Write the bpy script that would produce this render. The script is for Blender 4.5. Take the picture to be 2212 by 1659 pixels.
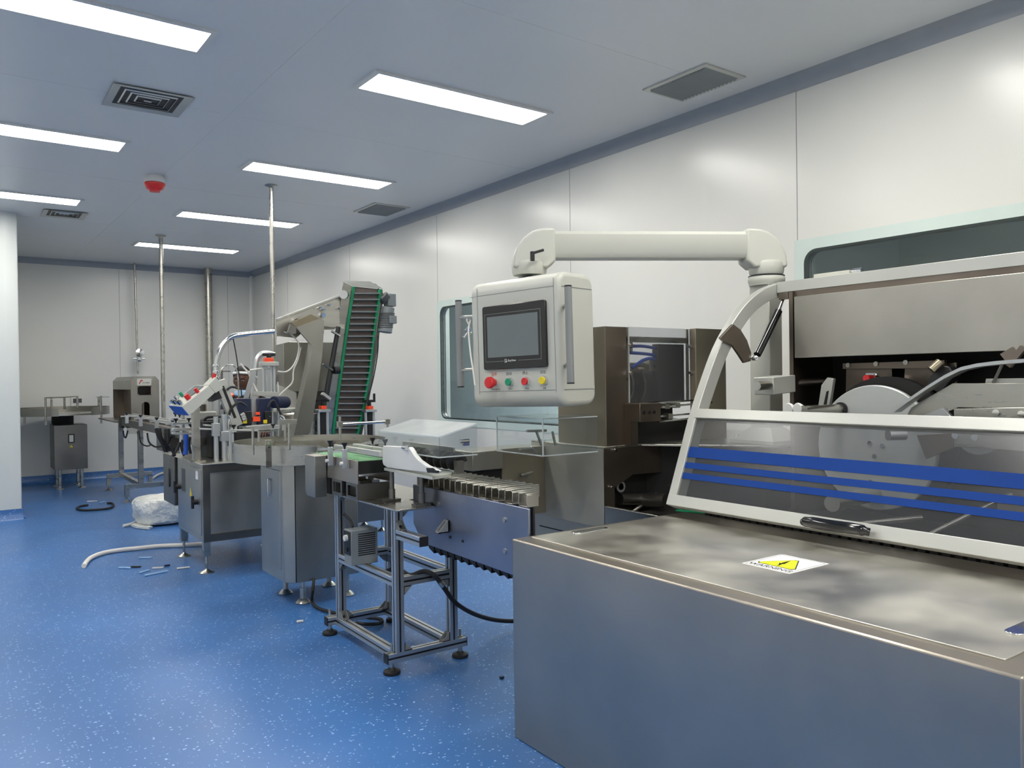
import bpy, bmesh, math, random
from mathutils import Vector, Matrix
random.seed(7)
for o in list(bpy.data.objects): bpy.data.objects.remove(o, do_unlink=True)
C = bpy.context.scene.collection
S = bpy.context.scene
R = math.radians
PI = math.pi

# ------------------------------------------------------------------ camera
YAW, PITCH, ROLL, FPX = 0.6167333, -0.0064359, -0.01303447, 1709.0
CAM = Vector((0, 0, 1.27))
fwd = Vector((math.sin(YAW)*math.cos(PITCH), math.cos(YAW)*math.cos(PITCH), math.sin(PITCH)))
rgt = Vector((math.cos(YAW), -math.sin(YAW), 0)); upv = rgt.cross(fwd)
cr, sr = math.cos(ROLL), math.sin(ROLL)
rgt2 = cr*rgt + sr*upv; up2 = -sr*rgt + cr*upv
cd = bpy.data.cameras.new('camera'); cam = bpy.data.objects.new('camera', cd); C.objects.link(cam)
cd.sensor_fit = 'HORIZONTAL'; cd.sensor_width = 36; cd.lens = FPX/2212*36; cd.clip_start = 0.05; cd.clip_end = 60
cam.matrix_world = Matrix.Translation(CAM) @ Matrix((rgt2, up2, -fwd)).transposed().to_4x4()
S.camera = cam

# ------------------------------------------------------------------ world, exposure
w = bpy.data.worlds.new('world'); S.world = w; w.use_nodes = True
w.node_tree.nodes['Background'].inputs[0].default_value = (.55, .6, .65, 1)
w.node_tree.nodes['Background'].inputs[1].default_value = 0.25
S.view_settings.view_transform = 'Standard'; S.view_settings.look = 'None'
S.view_settings.exposure = 0.0; S.view_settings.gamma = 1; S.view_settings.use_curve_mapping = False
LAMP = 28.5          # radiance of the ceiling panels

# ------------------------------------------------------------------ measuring helper: where a line of sight meets a plane of the place
def at(px, py, x=None, y=None, z=None, off=0):
    d = (rgt2*((px-1106)/FPX) + up2*(-(py-829.5)/FPX) + fwd)
    if x is not None: t = (x-CAM.x)/d.x
    elif y is not None: t = (y-CAM.y)/d.y
    else: t = (z-CAM.z)/d.z
    return CAM + d*t

# ------------------------------------------------------------------ materials
def srgb(c):
    return tuple(((v/255)/12.92 if v/255 <= .04045 else ((v/255+.055)/1.055)**2.4) for v in c)
MATS = {}
def mat(name, rgb, rough=.5, metal=0, var=.06, scale=8, stretch=None, rvar=0, bump=0, bscale=60, spec=.5, coat=0, emit=None):
    m = bpy.data.materials.new(name); m.use_nodes = True; nt = m.node_tree; N = nt.nodes; L = nt.links
    b = N['Principled BSDF']; col = srgb(rgb)
    b.inputs['Roughness'].default_value = rough; b.inputs['Metallic'].default_value = metal
    b.inputs['Specular IOR Level'].default_value = spec
    b.inputs['Coat Weight'].default_value = coat; b.inputs['Coat Roughness'].default_value = .15
    tc = N.new('ShaderNodeTexCoord'); mp = N.new('ShaderNodeMapping'); nz = N.new('ShaderNodeTexNoise')
    L.new(tc.outputs['Object'], mp.inputs[0]); L.new(mp.outputs[0], nz.inputs['Vector'])
    if stretch: mp.inputs['Scale'].default_value = stretch
    nz.inputs['Scale'].default_value = scale; nz.inputs['Detail'].default_value = 4
    rp = N.new('ShaderNodeValToRGB'); L.new(nz.outputs['Fac'], rp.inputs[0])
    rp.color_ramp.elements[0].position = .3; rp.color_ramp.elements[1].position = .7
    rp.color_ramp.elements[0].color = (*[c*(1-var) for c in col], 1); rp.color_ramp.elements[1].color = (*[min(1, c*(1+var)) for c in col], 1)
    L.new(rp.outputs[0], b.inputs['Base Color'])
    if rvar:
        mr = N.new('ShaderNodeMapRange'); L.new(nz.outputs['Fac'], mr.inputs[0])
        mr.inputs[1].default_value = .3; mr.inputs[2].default_value = .7
        mr.inputs[3].default_value = max(.02, rough-rvar); mr.inputs[4].default_value = rough+rvar
        L.new(mr.outputs[0], b.inputs['Roughness'])
    if bump:
        n2 = N.new('ShaderNodeTexNoise'); n2.inputs['Scale'].default_value = bscale; L.new(mp.outputs[0], n2.inputs['Vector'])
        bp = N.new('ShaderNodeBump'); bp.inputs['Strength'].default_value = bump; bp.inputs['Distance'].default_value = .02 if name == 'wrap' else .002
        L.new(n2.outputs['Fac'], bp.inputs['Height']); L.new(bp.outputs[0], b.inputs['Normal'])
    if emit: b.inputs['Emission Color'].default_value = (*srgb(emit[0]), 1); b.inputs['Emission Strength'].default_value = emit[1]
    MATS[name] = m; return m
def glass(name, tint, alpha, rough=.02, haze=None):
    m = bpy.data.materials.new(name); m.use_nodes = True; nt = m.node_tree; N = nt.nodes; L = nt.links
    for n in list(N): N.remove(n)
    o = N.new('ShaderNodeOutputMaterial'); tr = N.new('ShaderNodeBsdfTransparent'); gl = N.new('ShaderNodeBsdfGlossy')
    df = N.new('ShaderNodeBsdfDiffuse'); lw = N.new('ShaderNodeLayerWeight'); pw = N.new('ShaderNodeMath'); pw.operation = 'POWER'; fr = N.new('ShaderNodeMath'); fr.operation = 'MULTIPLY_ADD'; L.new(lw.outputs['Facing'], pw.inputs[0]); pw.inputs[1].default_value = 5; L.new(pw.outputs[0], fr.inputs[0]); fr.inputs[1].default_value = .8; fr.inputs[2].default_value = .035; m1 = N.new('ShaderNodeMixShader'); m2 = N.new('ShaderNodeMixShader')
    nz = N.new('ShaderNodeTexNoise'); tc = N.new('ShaderNodeTexCoord'); L.new(tc.outputs['Object'], nz.inputs['Vector']); nz.inputs['Scale'].default_value = 5
    mr = N.new('ShaderNodeMapRange'); L.new(nz.outputs['Fac'], mr.inputs[0]); mr.inputs[3].default_value = alpha*.8; mr.inputs[4].default_value = alpha*1.2
    tr.inputs[0].default_value = (*srgb(tint), 1); gl.inputs['Roughness'].default_value = rough; lw.inputs['Blend'].default_value = .5
    df.inputs[0].default_value = (*srgb(haze or tint), 1)
    L.new(mr.outputs[0], m1.inputs[0]); L.new(tr.outputs[0], m1.inputs[1]); L.new(df.outputs[0], m1.inputs[2])
    L.new(fr.outputs[0], m2.inputs[0]); L.new(m1.outputs[0], m2.inputs[1]); L.new(gl.outputs[0], m2.inputs[2])
    L.new(m2.outputs[0], o.inputs[0]); MATS[name] = m; return m

mat('wall', (217, 217, 212), .26, var=.012, scale=2, spec=.5)
mat('ceiling', (214, 216, 217), .36, var=.012, scale=2, spec=.5)
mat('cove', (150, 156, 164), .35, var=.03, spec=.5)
mat('joint', (150, 152, 150), .5)
mat('column', (205, 210, 208), .35, var=.012, scale=2)
mat('steel', (186, 184, 176), .3, 1, var=.10, scale=3, stretch=(1, 1, 5), rvar=.07)
mat('steel_flat', (180, 177, 168), .36, 1, var=.12, scale=2.4, stretch=(2, 1, 1), rvar=.08)
mat('steel_dark', (124, 122, 117), .38, 1, var=.15, scale=3, rvar=.08)
mat('steel_box', (180, 172, 160), .34, 1, var=.11, scale=2.2, stretch=(1, 1, 1), rvar=.045)
mat('steel_lid', (216, 213, 203), .40, 1, var=.10, scale=5, rvar=.10, bump=.25, bscale=14)
mat('steel_brown', (128, 118, 108), .36, 1, var=.18, scale=2.5, rvar=.1)
mat('brown_satin', (134, 126, 110), .42, .5, var=.14, scale=3, rvar=.08)
mat('steel_blue', (150, 156, 172), .36, 1, var=.14, scale=3, rvar=.06)
mat('steel_satin', (166, 164, 154), .5, .3, var=.08, scale=3, rvar=.05)
mat('steel_far', (160, 158, 150), .34, 1, var=.1, scale=3, rvar=.06)
mat('chrome', (225, 225, 225), .1, 1, var=.02)
mat('brass', (150, 140, 120), .3, 1, var=.1)
mat('alu', (196, 199, 200), .34, .85, var=.04, scale=6)
mat('alu_white', (192, 193, 187), .38, .45, var=.03, scale=5)
mat('alu_disc', (182, 186, 184), .42, .4, var=.04, scale=3)
mat('black', (22, 22, 25), .45, var=.1)
mat('black_gloss', (10, 10, 12), .12, var=.05, coat=.4)
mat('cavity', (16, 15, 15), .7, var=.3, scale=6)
mat('rubber', (30, 29, 30), .6, var=.15)
mat('cream', (186, 187, 178), .42, var=.015, scale=4)
mat('cream_side', (200, 201, 190), .42, var=.04, scale=30, stretch=(.2, 1, 1))
mat('white', (215, 215, 212), .4, var=.02)
mat('grey', (128, 130, 130), .5, var=.04)
mat('grey_dark', (72, 74, 76), .5, var=.06)
mat('screen', (104, 112, 112), .22, var=.02, spec=.5)
mat('blue_stripe', (14, 58, 134), .6, var=.03, spec=.2)
mat('blue_hose', (28, 76, 168), .35, var=.06)
mat('navy', (26, 36, 66), .42, var=.08)
mat('red', (200, 36, 40), .32, var=.05)
mat('green', (22, 140, 100), .32, var=.05)
mat('green_frame', (22, 142, 96), .45, var=.06)
mat('belt_green', (90, 150, 100), .5, var=.05)
mat('yellow', (222, 200, 40), .32, var=.05)
mat('sign_yellow', (226, 232, 20), .4, var=.02)
mat('orange', (255, 84, 40), .45, var=.04)
mat('belt', (104, 94, 90), .6, var=.1, scale=20)
mat('skin', (92, 58, 44), .5, var=.08, scale=20)
mat('hair', (24, 18, 18), .7, var=.2, scale=60)
mat('mask_blue', (170, 205, 235), .8, var=.04)
mat('overall', (44, 44, 48), .85, var=.12, scale=15)
mat('hose_white', (222, 218, 212), .45, var=.03)
mat('wrap', (222, 224, 220), .28, var=.14, scale=14, bump=.9, bscale=25)
mat('paper', (235, 235, 232), .7, var=.02)
mat('ink', (40, 40, 44), .5)
mat('logo_red', (170, 45, 40), .5)
mat('mint', (202, 216, 211), .25, var=.02)
mat('tape_grey', (132, 138, 140), .6, var=.05)
glass('glass_window', (218, 225, 223), .10, .05, (124, 134, 132))  # grey diffuse share lightens the panes in place of light from beyond
glass('acrylic', (244, 247, 247), .03, .03, (225, 230, 232))
glass('acrylic_smoke', (232, 233, 235), .05, .22, (170, 172, 175))
glass('acrylic_reflection', (244, 247, 247), .45, .05, (232, 236, 237))  # white diffuse share paints the white wall's reflection onto the cover top
glass('acrylic_highlight', (220, 226, 228), .55, .08, (225, 232, 234))
mat('lamp', (255, 255, 255), .5, emit=((254, 250, 242), LAMP))
def floor_mat():
    m = mat('floor', (58, 107, 168), .33, var=.10, scale=1.2, rvar=.05, spec=.5)
    nt = m.node_tree; N = nt.nodes; L = nt.links; b = N['Principled BSDF']
    tc = N.new('ShaderNodeTexCoord'); vo = N.new('ShaderNodeTexVoronoi'); L.new(tc.outputs['Object'], vo.inputs['Vector'])
    nz = N.new('ShaderNodeTexNoise'); nz.inputs['Scale'].default_value = 90; L.new(tc.outputs['Object'], nz.inputs['Vector'])
    mx = N.new('ShaderNodeMix'); mx.data_type = 'VECTOR'; mx.inputs['Factor'].default_value = .02
    L.new(tc.outputs['Object'], mx.inputs[4]); L.new(nz.outputs['Color'], mx.inputs[5]); L.new(mx.outputs[1], vo.inputs['Vector'])
    vo.inputs['Scale'].default_value = 75
    lt = N.new('ShaderNodeMath'); lt.operation = 'LESS_THAN'; L.new(vo.outputs['Distance'], lt.inputs[0])
    # only some of the cells carry a chip; chip size differs from cell to cell
    sp = N.new('ShaderNodeSeparateColor'); L.new(vo.outputs['Color'], sp.inputs[0])
    mr = N.new('ShaderNodeMapRange'); L.new(sp.outputs[0], mr.inputs[0]); mr.inputs[1].default_value = .45; mr.inputs[2].default_value = 1
    mr.inputs[3].default_value = 0; mr.inputs[4].default_value = .34; L.new(mr.outputs[0], lt.inputs[1])
    old = b.inputs['Base Color'].links[0].from_socket
    mc = N.new('ShaderNodeMix'); mc.data_type = 'RGBA'
    ml = N.new('ShaderNodeMath'); ml.operation = 'MULTIPLY'; L.new(lt.outputs[0], ml.inputs[0]); ml.inputs[1].default_value = .85
    L.new(ml.outputs[0], mc.inputs[0]); L.new(old, mc.inputs[6]); mc.inputs[7].default_value = (*srgb((165, 198, 236)), 1)
    L.new(mc.outputs[2], b.inputs['Base Color'])
floor_mat()

# ------------------------------------------------------------------ mesh builder
class MB:
    def __init__(s, M=None): s.v = []; s.f = []; s.M = M or Matrix()
    def add(s, vs, fs, M=None):
        k = len(s.v); T = s.M @ M if M else s.M
        s.v += [tuple(T @ Vector(p)) for p in vs]; s.f += [tuple(i+k for i in f) for f in fs]; return s
    def box(s, x0, x1, y0, y1, z0, z1, M=None):
        return s.add([(x, y, z) for x in (x0, x1) for y in (y0, y1) for z in (z0, z1)],
              [(0, 1, 3, 2), (4, 6, 7, 5), (0, 4, 5, 1), (2, 3, 7, 6), (0, 2, 6, 4), (1, 5, 7, 3)], M)
    def prism(s, pts, ax, a, b, M=None):
        def q(p, t): return {'x': (t, p[0], p[1]), 'y': (p[0], t, p[1]), 'z': (p[0], p[1], t)}[ax]
        n = len(pts)
        return s.add([q(p, a) for p in pts]+[q(p, b) for p in pts],
              [tuple(range(n)), tuple(range(2*n-1, n-1, -1))]+[(i, (i+1) % n, (i+1) % n+n, i+n) for i in range(n)], M)
    def cyl(s, p0, p1, r, r2=None, n=20, M=None):
        p0 = Vector(p0); p1 = Vector(p1); r2 = r if r2 is None else r2; d = (p1-p0).normalized()
        a = d.orthogonal().normalized(); b = d.cross(a); vs = []
        for p, q in ((p0, r), (p1, r2)):
            vs += [p+(a*math.cos(2*PI*i/n)+b*math.sin(2*PI*i/n))*q for i in range(n)]
        return s.add(vs, [tuple(range(n-1, -1, -1)), tuple(range(n, 2*n))]+[(i, (i+1) % n, (i+1) % n+n, i+n) for i in range(n)], M)
    def bar(s, p0, p1, wd, ht, upd=(0, 0, 1), M=None):
        p0 = Vector(p0); p1 = Vector(p1); d = (p1-p0).normalized(); a = d.cross(Vector(upd)).normalized(); b = a.cross(d)
        vs = [p+a*wd/2*i+b*ht/2*j for p in (p0, p1) for i, j in ((-1, -1), (1, -1), (1, 1), (-1, 1))]
        return s.add(vs, [(3, 2, 1, 0), (4, 5, 6, 7), (0, 1, 5, 4), (1, 2, 6, 5), (2, 3, 7, 6), (3, 0, 4, 7)], M)
    def tube(s, pts, r, n=10, sm=4, M=None, closed=False):
        P = [Vector(p) for p in pts]
        if sm > 1 and len(P) > 2:
            Q = []
            for i in range(len(P)-1):
                p0 = P[max(i-1, 0)]; p1 = P[i]; p2 = P[i+1]; p3 = P[min(i+2, len(P)-1)]
                for k in range(sm):
                    t = k/sm; Q.append(.5*((2*p1)+(p2-p0)*t+(2*p0-5*p1+4*p2-p3)*t*t+(3*p1-p0-3*p2+p3)*t**3))
            P = Q+[P[-1]]
        a = None; vs = []; fs = []
        for i, p in enumerate(P):
            d = (P[min(i+1, len(P)-1)]-P[max(i-1, 0)]).normalized()
            a = d.orthogonal().normalized() if a is None else (a-d*a.dot(d)).normalized()
            b = d.cross(a); rr = r[min(i*len(r)//len(P), len(r)-1)] if isinstance(r, (list, tuple)) else r
            vs += [p+(a*math.cos(2*PI*k/n)+b*math.sin(2*PI*k/n))*rr for k in range(n)]
        for i in range(len(P)-1):
            fs += [(i*n+k, i*n+(k+1) % n, (i+1)*n+(k+1) % n, (i+1)*n+k) for k in range(n)]
        fs += [tuple(range(n-1, -1, -1)), tuple(range((len(P)-1)*n, len(P)*n))]
        return s.add(vs, fs, M)
    def lathe(s, prof, c=(0, 0, 0), ax='z', n=28, M=None):
        vs = []; fs = []
        for r, h in prof:
            for k in range(n):
                u, v = r*math.cos(2*PI*k/n), r*math.sin(2*PI*k/n)
                q = {'z': (u, v, h), 'x': (h, u, v), 'y': (v, h, u)}[ax]
                vs.append((q[0]+c[0], q[1]+c[1], q[2]+c[2]))
        for i in range(len(prof)-1):
            fs += [(i*n+k, i*n+(k+1) % n, (i+1)*n+(k+1) % n, (i+1)*n+k) for k in range(n)]
        fs += [tuple(range(n-1, -1, -1)), tuple(range((len(prof)-1)*n, len(prof)*n))]
        return s.add(vs, fs, M)
    def strip(s, pts, th, ax):     # a ribbon of thickness th swept along pts, both lists of 3d points (edge a, edge b)
        A, B = pts; off = Vector(ax)*th; vs = []; fs = []
        for a, b in zip(A, B): vs += [Vector(a), Vector(b), Vector(b)+off, Vector(a)+off]
        n = len(A)
        for i in range(n-1):
            for k in range(4): fs.append((i*4+k, i*4+(k+1) % 4, i*4+4+(k+1) % 4, i*4+4+k))
        fs += [(3, 2, 1, 0), (n*4-4, n*4-3, n*4-2, n*4-1)]
        return s.add(vs, fs)
    def build(s, name, m, parent=None, bev=0, smooth=None, label=None, kind=None, seg=2, sub=0):
        me = bpy.data.meshes.new(name); me.from_pydata(s.v, [], s.f)
        bm = bmesh.new(); bm.from_mesh(me); bmesh.ops.recalc_face_normals(bm, faces=bm.faces); bm.to_mesh(me); bm.free()
        me.materials.append(MATS[m] if isinstance(m, str) else m)
        o = bpy.data.objects.new(name, me); C.objects.link(o)
        if parent is not None:
            o.parent = parent; o.matrix_parent_inverse = Matrix.Translation(-Vector(parent.get('base', (0, 0, 0))))
        if bev:
            b = o.modifiers.new('bevel', 'BEVEL'); b.width = bev; b.segments = seg; b.limit_method = 'ANGLE'; b.angle_limit = R(40)
        if sub:
            q = o.modifiers.new('sub', 'SUBSURF'); q.levels = q.render_levels = sub
        if smooth is None: smooth = True
        if smooth:
            for p in me.polygons: p.use_smooth = True
            try: me.set_sharp_from_angle(angle=R(35))
            except Exception: pass
        if label: o['label'] = label
        if kind: o['kind'] = kind
        return o
def thing(name, loc, label, cat, group=None):
    o = bpy.data.objects.new(name, None); C.objects.link(o); o.location = loc; o.empty_display_size = .1
    o['base'] = tuple(loc); o['label'] = label; o['category'] = cat
    if group: o['group'] = group
    return o
def tag(o, label, cat, group=None):
    o['label'] = label; o['category'] = cat
    if group: o['group'] = group
    return o
def struct(o): o['kind'] = 'structure'; return o
def dup(root, loc, label=None):
    r = root.copy(); C.objects.link(r); r.location = loc
    if label: r['label'] = label
    for ch in list(root.children):
        c = ch.copy(); C.objects.link(c); c.parent = r
        for g in list(ch.children):
            d = g.copy(); C.objects.link(d); d.parent = c
    return r
def text(s, name, size, M, m, parent, th=.0006, align='CENTER'):
    cu = bpy.data.curves.new(name, 'FONT'); cu.body = s; cu.size = size; cu.extrude = th; cu.align_x = align; cu.align_y = 'CENTER'
    t = bpy.data.objects.new(name, cu); C.objects.link(t); bpy.context.view_layer.update()
    me = bpy.data.meshes.new_from_object(t.evaluated_get(bpy.context.evaluated_depsgraph_get())); bpy.data.objects.remove(t)
    me.transform(M); me.materials.clear(); me.materials.append(MATS[m])
    o = bpy.data.objects.new(name, me); C.objects.link(o); o.parent = parent
    o.matrix_parent_inverse = Matrix.Translation(-Vector(parent.get('base', (0, 0, 0))))
    return o
def rrect(x0, x1, y0, y1, r, n=5):
    pts = []
    for cx, cy, a in ((x1-r, y1-r, 0), (x0+r, y1-r, 90), (x0+r, y0+r, 180), (x1-r, y0+r, 270)):
        for i in range(n+1):
            t = R(a+90*i/n); pts.append((cx+r*math.cos(t), cy+r*math.sin(t)))
    return pts
def basis(o, x, y, z):
    M = Matrix((Vector(x), Vector(y), Vector(z))).transposed().to_4x4(); M.translation = Vector(o); return M

# ================================================================== THE ROOM (turned 0.8 degrees against the machines)
RM = Matrix.Rotation(R(.79), 4, 'Z')
H = 2.91; XW = 3.865; YB = 11.86; XL = -.87; YN = -3.4
struct(MB(RM).box(XL-.2, XW+3, YN-.2, YB+.2, -.1, 0).build('floor', 'floor'))
struct(MB(RM).box(XL-.2, XW+3, YN-.2, YB+.2, H, H+.1).build('ceiling', 'ceiling'))
struct(MB(RM).box(XL, XW, YB, YB+.1, 0, H).build('wall_back', 'wall'))
struct(MB(RM).box(XL, XW, YN-.1, YN, 0, H).build('wall_near', 'wall'))
struct(MB(RM).box(XL-.1, XL, YN-.1, YB+.1, 0, H).build('wall_left', 'wall'))
# the jutting block on the left, with its chamfered corner trim
XC, YC = .66, 8.82
struct(MB(RM).prism([(XL, YC), (XC-.10, YC), (XC-.10, YB), (XL, YB)], 'z', 0, H).build('wall_column', 'column'))
struct(MB(RM).prism([(XC-.10, YC), (XC-.03, YC+.012), (XC-.008, YC+.03), (XC, YC+.08), (XC, YB), (XC-.10, YB)], 'z', 0, H).build('trim_1', 'column'))
# right wall with two window openings
W1 = (4.60, 6.50); W2 = (.66, 2.63); ZW = (.905, 1.955)
Y1 = (4.60, 6.43); Y2 = (.70, 2.56)
def wallseg(y0, y1, z0, z1): wr.box(XW, XW+.1, y0, y1, z0, z1)
wr = MB(RM)
wallseg(YN, Y2[0], 0, H); wallseg(Y2[1], Y1[0], 0, H); wallseg(Y1[1], YB, 0, H)
for ya, yb in (Y1, Y2): wallseg(ya, yb, 0, ZW[0]); wallseg(ya, yb, ZW[1], H)
struct(wr.build('wall_right', 'wall'))
jt = MB(RM)
for y in (.64, 2.60, 4.53, 6.47, 8.42, 10.4):
    jt.box(XW-.0012, XW+.002, y-.0022, y+.0022, 0, .86); jt.box(XW-.0012, XW+.002, y-.0022, y+.0022, 2.0, H)
for x in (2.05, .9+2.6): jt.box(x-.0025, x+.0025, YB-.0012, YB+.002, 0, H)
struct(jt.build('trim_2', 'joint'))
cj = MB(RM); cj.box(1.478, 1.482, YN, YB, H-.0012, H+.001)
for y in (1.0, 2.9, 4.93, 7.0, 9.0): cj.box(XL, XW, y-.0015, y+.0015, H-.0008, H+.001)
struct(cj.build('trim_3', 'white'))
# coves between walls and ceiling
def cove(r=.075, n=6): return [(0, 0)]+[(r-r*math.cos(PI/2*i/n) if 0 else r*(1-math.sin(PI/2*i/n)), -r*(1-math.cos(PI/2*i/n))) for i in range(n+1)]
cv = MB(RM); pr = [(XW-u, H+v) for u, v in cove()]; cv.prism(pr, 'y', YN, YB); struct(cv.build('trim_4', 'cove'))
cv = MB(RM); pr = [(YB-u, H+v) for u, v in cove()]; cv.prism(pr, 'x', XL, XW); struct(cv.build('trim_5', 'cove'))
cv = MB(RM); r_ = .05; pr = [(XW, YB)]+[(XW-r_*(1-math.sin(PI/2*i/6)), YB-r_*(1-math.cos(PI/2*i/6))) for i in range(7)]
cv.prism(pr, 'z', .1, H-.05); struct(cv.build('trim_6', 'wall'))
bb = [(0, 0), (.035, 0), (.015, .02), (.004, .06), (.004, .1), (0, .1)]
def skirting(name, f):
    b = MB(RM); f(b); struct(b.build(name, 'floor'))
skirting('baseboard_back', lambda b: b.prism([(YB-u, v) for u, v in bb], 'x', XC, XW))
skirting('baseboard_right', lambda b: b.prism([(XW-u, v) for u, v in bb], 'y', YN, YB))
skirting('baseboard_column', lambda b: (b.prism([(YC-u, v) for u, v in bb], 'x', XL, XC+.004), b.prism([(XC+u, v) for u, v in bb], 'y', YC, YB)))
# windows: enamelled glass rim flush with the wall, dark spacer frame, two panes
def window(n, ya, yb):
    g = MB(RM); a, b = ya-.06, yb+.06; z0, z1 = ZW[0]-.06, ZW[1]+.06
    outer = [(a, z0), (b, z0), (b, z1), (a, z1)]
    def ring(o_, i_, x0, x1, mm, nm):
        m = MB(RM); k = len(i_)
        vs = [(x0, p[0], p[1]) for p in i_]+[(x0, p[0], p[1]) for p in o_]+[(x1, p[0], p[1]) for p in i_]+[(x1, p[0], p[1]) for p in o_]
        fs = []
        for i in range(k):
            j = (i+1) % k; fs += [(i, j, j+k, i+k), (i+2*k, i+3*k, j+3*k, j+2*k), (i, i+2*k, j+2*k, j), (i+k, j+k, j+3*k, i+3*k)]
        m.add(vs, fs); return m
    inn = rrect(ya, yb, ZW[0], ZW[1], .075, 6); inn2 = rrect(ya+.012, yb-.012, ZW[0]+.012, ZW[1]-.012, .068, 6)
    out = []
    for p in inn:   # project the rounded outline onto the square rim
        cx, cy = (a+b)/2, (z0+z1)/2; dx, dy = p[0]-cx, p[1]-cy; t = min((b-a)/2/abs(dx) if dx else 9, (z1-z0)/2/abs(dy) if dy else 9); out.append((cx+dx*t, cy+dy*t))
    for c_ in outer:
        i = min(range(len(out)), key=lambda k: (out[k][0]-c_[0])**2+(out[k][1]-c_[1])**2); out[i] = c_
    rim = struct(ring(out, inn, XW-.004, XW-.001, 'mint', 'rim').build('window_%d' % n, 'mint'))
    ring(inn, inn2, XW-.003, XW+.05, 'grey_dark', 'frame').build('window_frame', 'grey_dark', rim)
    ring([(p[0], p[1]) for p in rrect(ya+.010, yb-.010, ZW[0]+.010, ZW[1]-.010, .069, 6)], rrect(ya+.016, yb-.016, ZW[0]+.016, ZW[1]-.016, .064, 6), XW+.028, XW+.034, 0, 0).build('spacer', 'alu', rim)
    MB(RM).prism(inn, 'x', XW-.0045, XW-.0035).build('glass_pane', 'glass_window', rim)
window(1, *Y1); window(2, *Y2)
# rooms beyond the glass
bx = MB(RM)
bx.box(XW+.1, XW+2.6, 3.4, 3.5, 0, H); bx.box(XW+1.9, XW+2, 3.5, YB, 0, H); bx.box(XW+2.6, XW+2.7, YN, 3.4, 0, H)
struct(bx.build('wall_beyond', 'column'))

for nm, lx, ly, en in (('far_room_fill', XW+1.0, 6.0, 150), ('near_room_fill', XW+1.6, 1.0, 18)):  # added unseen area lights that brighten the rooms seen through the windows
    ld = bpy.data.lights.new(nm, 'AREA'); ld.energy = en; ld.size = 1.0; lo = bpy.data.objects.new(nm, ld); C.objects.link(lo); lo.location = RM @ Vector((lx, ly, 2.8))
# ---- ceiling panels
def rot(x, y, z=0): return RM @ Vector((x, y, z))
def light(x, y, label):
    p = rot(x, y, H); t = thing('ceiling_light', tuple(p), label, 'ceiling light', 'recessed ceiling light panels')
    M = Matrix.Translation(p) @ Matrix.Rotation(R(.79), 4, 'Z')
    f = MB(M)
    f.box(-.6, .6, -.15, -.125, -.012, 0); f.box(-.6, .6, .125, .15, -.012, 0); f.box(-.6, -.57, -.125, .125, -.012, 0); f.box(.57, .6, -.125, .125, -.012, 0)
    f.build('frame', 'white', t)
    MB(M).prism(rrect(-.571, .571, -.126, .126, .012, 3), 'z', -.009, -.002).build('diffuser', 'lamp', t)
names = {(2.50, 3.93): 'large ceiling light panel nearest above the control panel arm', (2.50, 5.98): 'ceiling light panel above the top of the thin ceiling pole',
         (2.50, 8.03): 'ceiling light panel crossed by the thin vertical ceiling pole', (2.50, 10.03): 'ceiling light panel nearest the back wall',
         (.495, 3.93): 'largest ceiling light panel in the top left corner of the view', (.495, 5.98): 'ceiling light panel cut off by the left edge, below the square air diffuser',
         (.495, 8.03): 'ceiling light panel at the left edge above the small far air diffuser'}
for x in (2.50, .495):
    for y in (-2.2, -.17, 1.88, 3.93, 5.98, 8.03, 10.03):
        if (x, y) == (.495, 10.03): continue
        light(x, y, names.get((x, y), 'ceiling light panel in the %s row, %s' % ({2.5: 'right-hand', .495: 'left-hand'}[x], {-2.2: 'last before the wall behind the camera', -.17: 'directly behind the camera', 1.88: 'just above the camera', 3.93: 'level with the nearest two', 5.98: 'level with the red smoke detector', 8.03: 'level with the left wall block', 10.03: 'x'}[y])))
# ---- supply diffusers with four-way blades
def diffuser(cx, cy, sx, sy, label):
    t = thing('air_diffuser', (cx, cy, H), label, 'air vent', 'supply air diffusers'); M = Matrix.Translation((cx, cy, H))
    def sq(m, a, b, z, ww, dz=0):   # one mitred sloping square ring
        o_ = [(-a, -b), (a, -b), (a, b), (-a, b)]; i_ = [(-a+ww, -b+ww), (a-ww, -b+ww), (a-ww, b-ww), (-a+ww, b-ww)]
        vs = [(*p, z) for p in o_]+[(*p, z+dz) for p in i_]+[(*p, z+.003) for p in o_]+[(*p, z+dz+.003) for p in i_]
        m.add(vs, [(i, (i+1) % 4, (i+1) % 4+4, i+4) for i in range(4)]+[(i+8, i+12, (i+1) % 4+12, (i+1) % 4+8) for i in range(4)]+[(i, i+8, (i+1) % 4+8, (i+1) % 4) for i in range(4)])
    f = MB(M); sq(f, sx/2, sy/2, -.012, .045, .008); f.build('frame', 'alu_white', t)
    b = MB(M)
    for k in range(1, 4): sq(b, sx/2-.04-.037*k, sy/2-.04-.037*k, -.010, -.03, .028)
    b.box(-sx/2+.19, sx/2-.19, -sy/2+.19, sy/2-.19, -.012, -.009); b.build('louvre_blades', 'alu_white', t)
    MB(M).box(-sx/2+.04, sx/2-.04, -sy/2+.04, sy/2-.04, -.004, -.001).build('duct_opening', 'black', t)
diffuser(.95, 4.94, .42, .40, 'square ceiling air diffuser with nested blades between the two nearest left lights')
diffuser(.91, 8.68, .37, .36, 'small far ceiling air diffuser near the left wall column')
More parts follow.
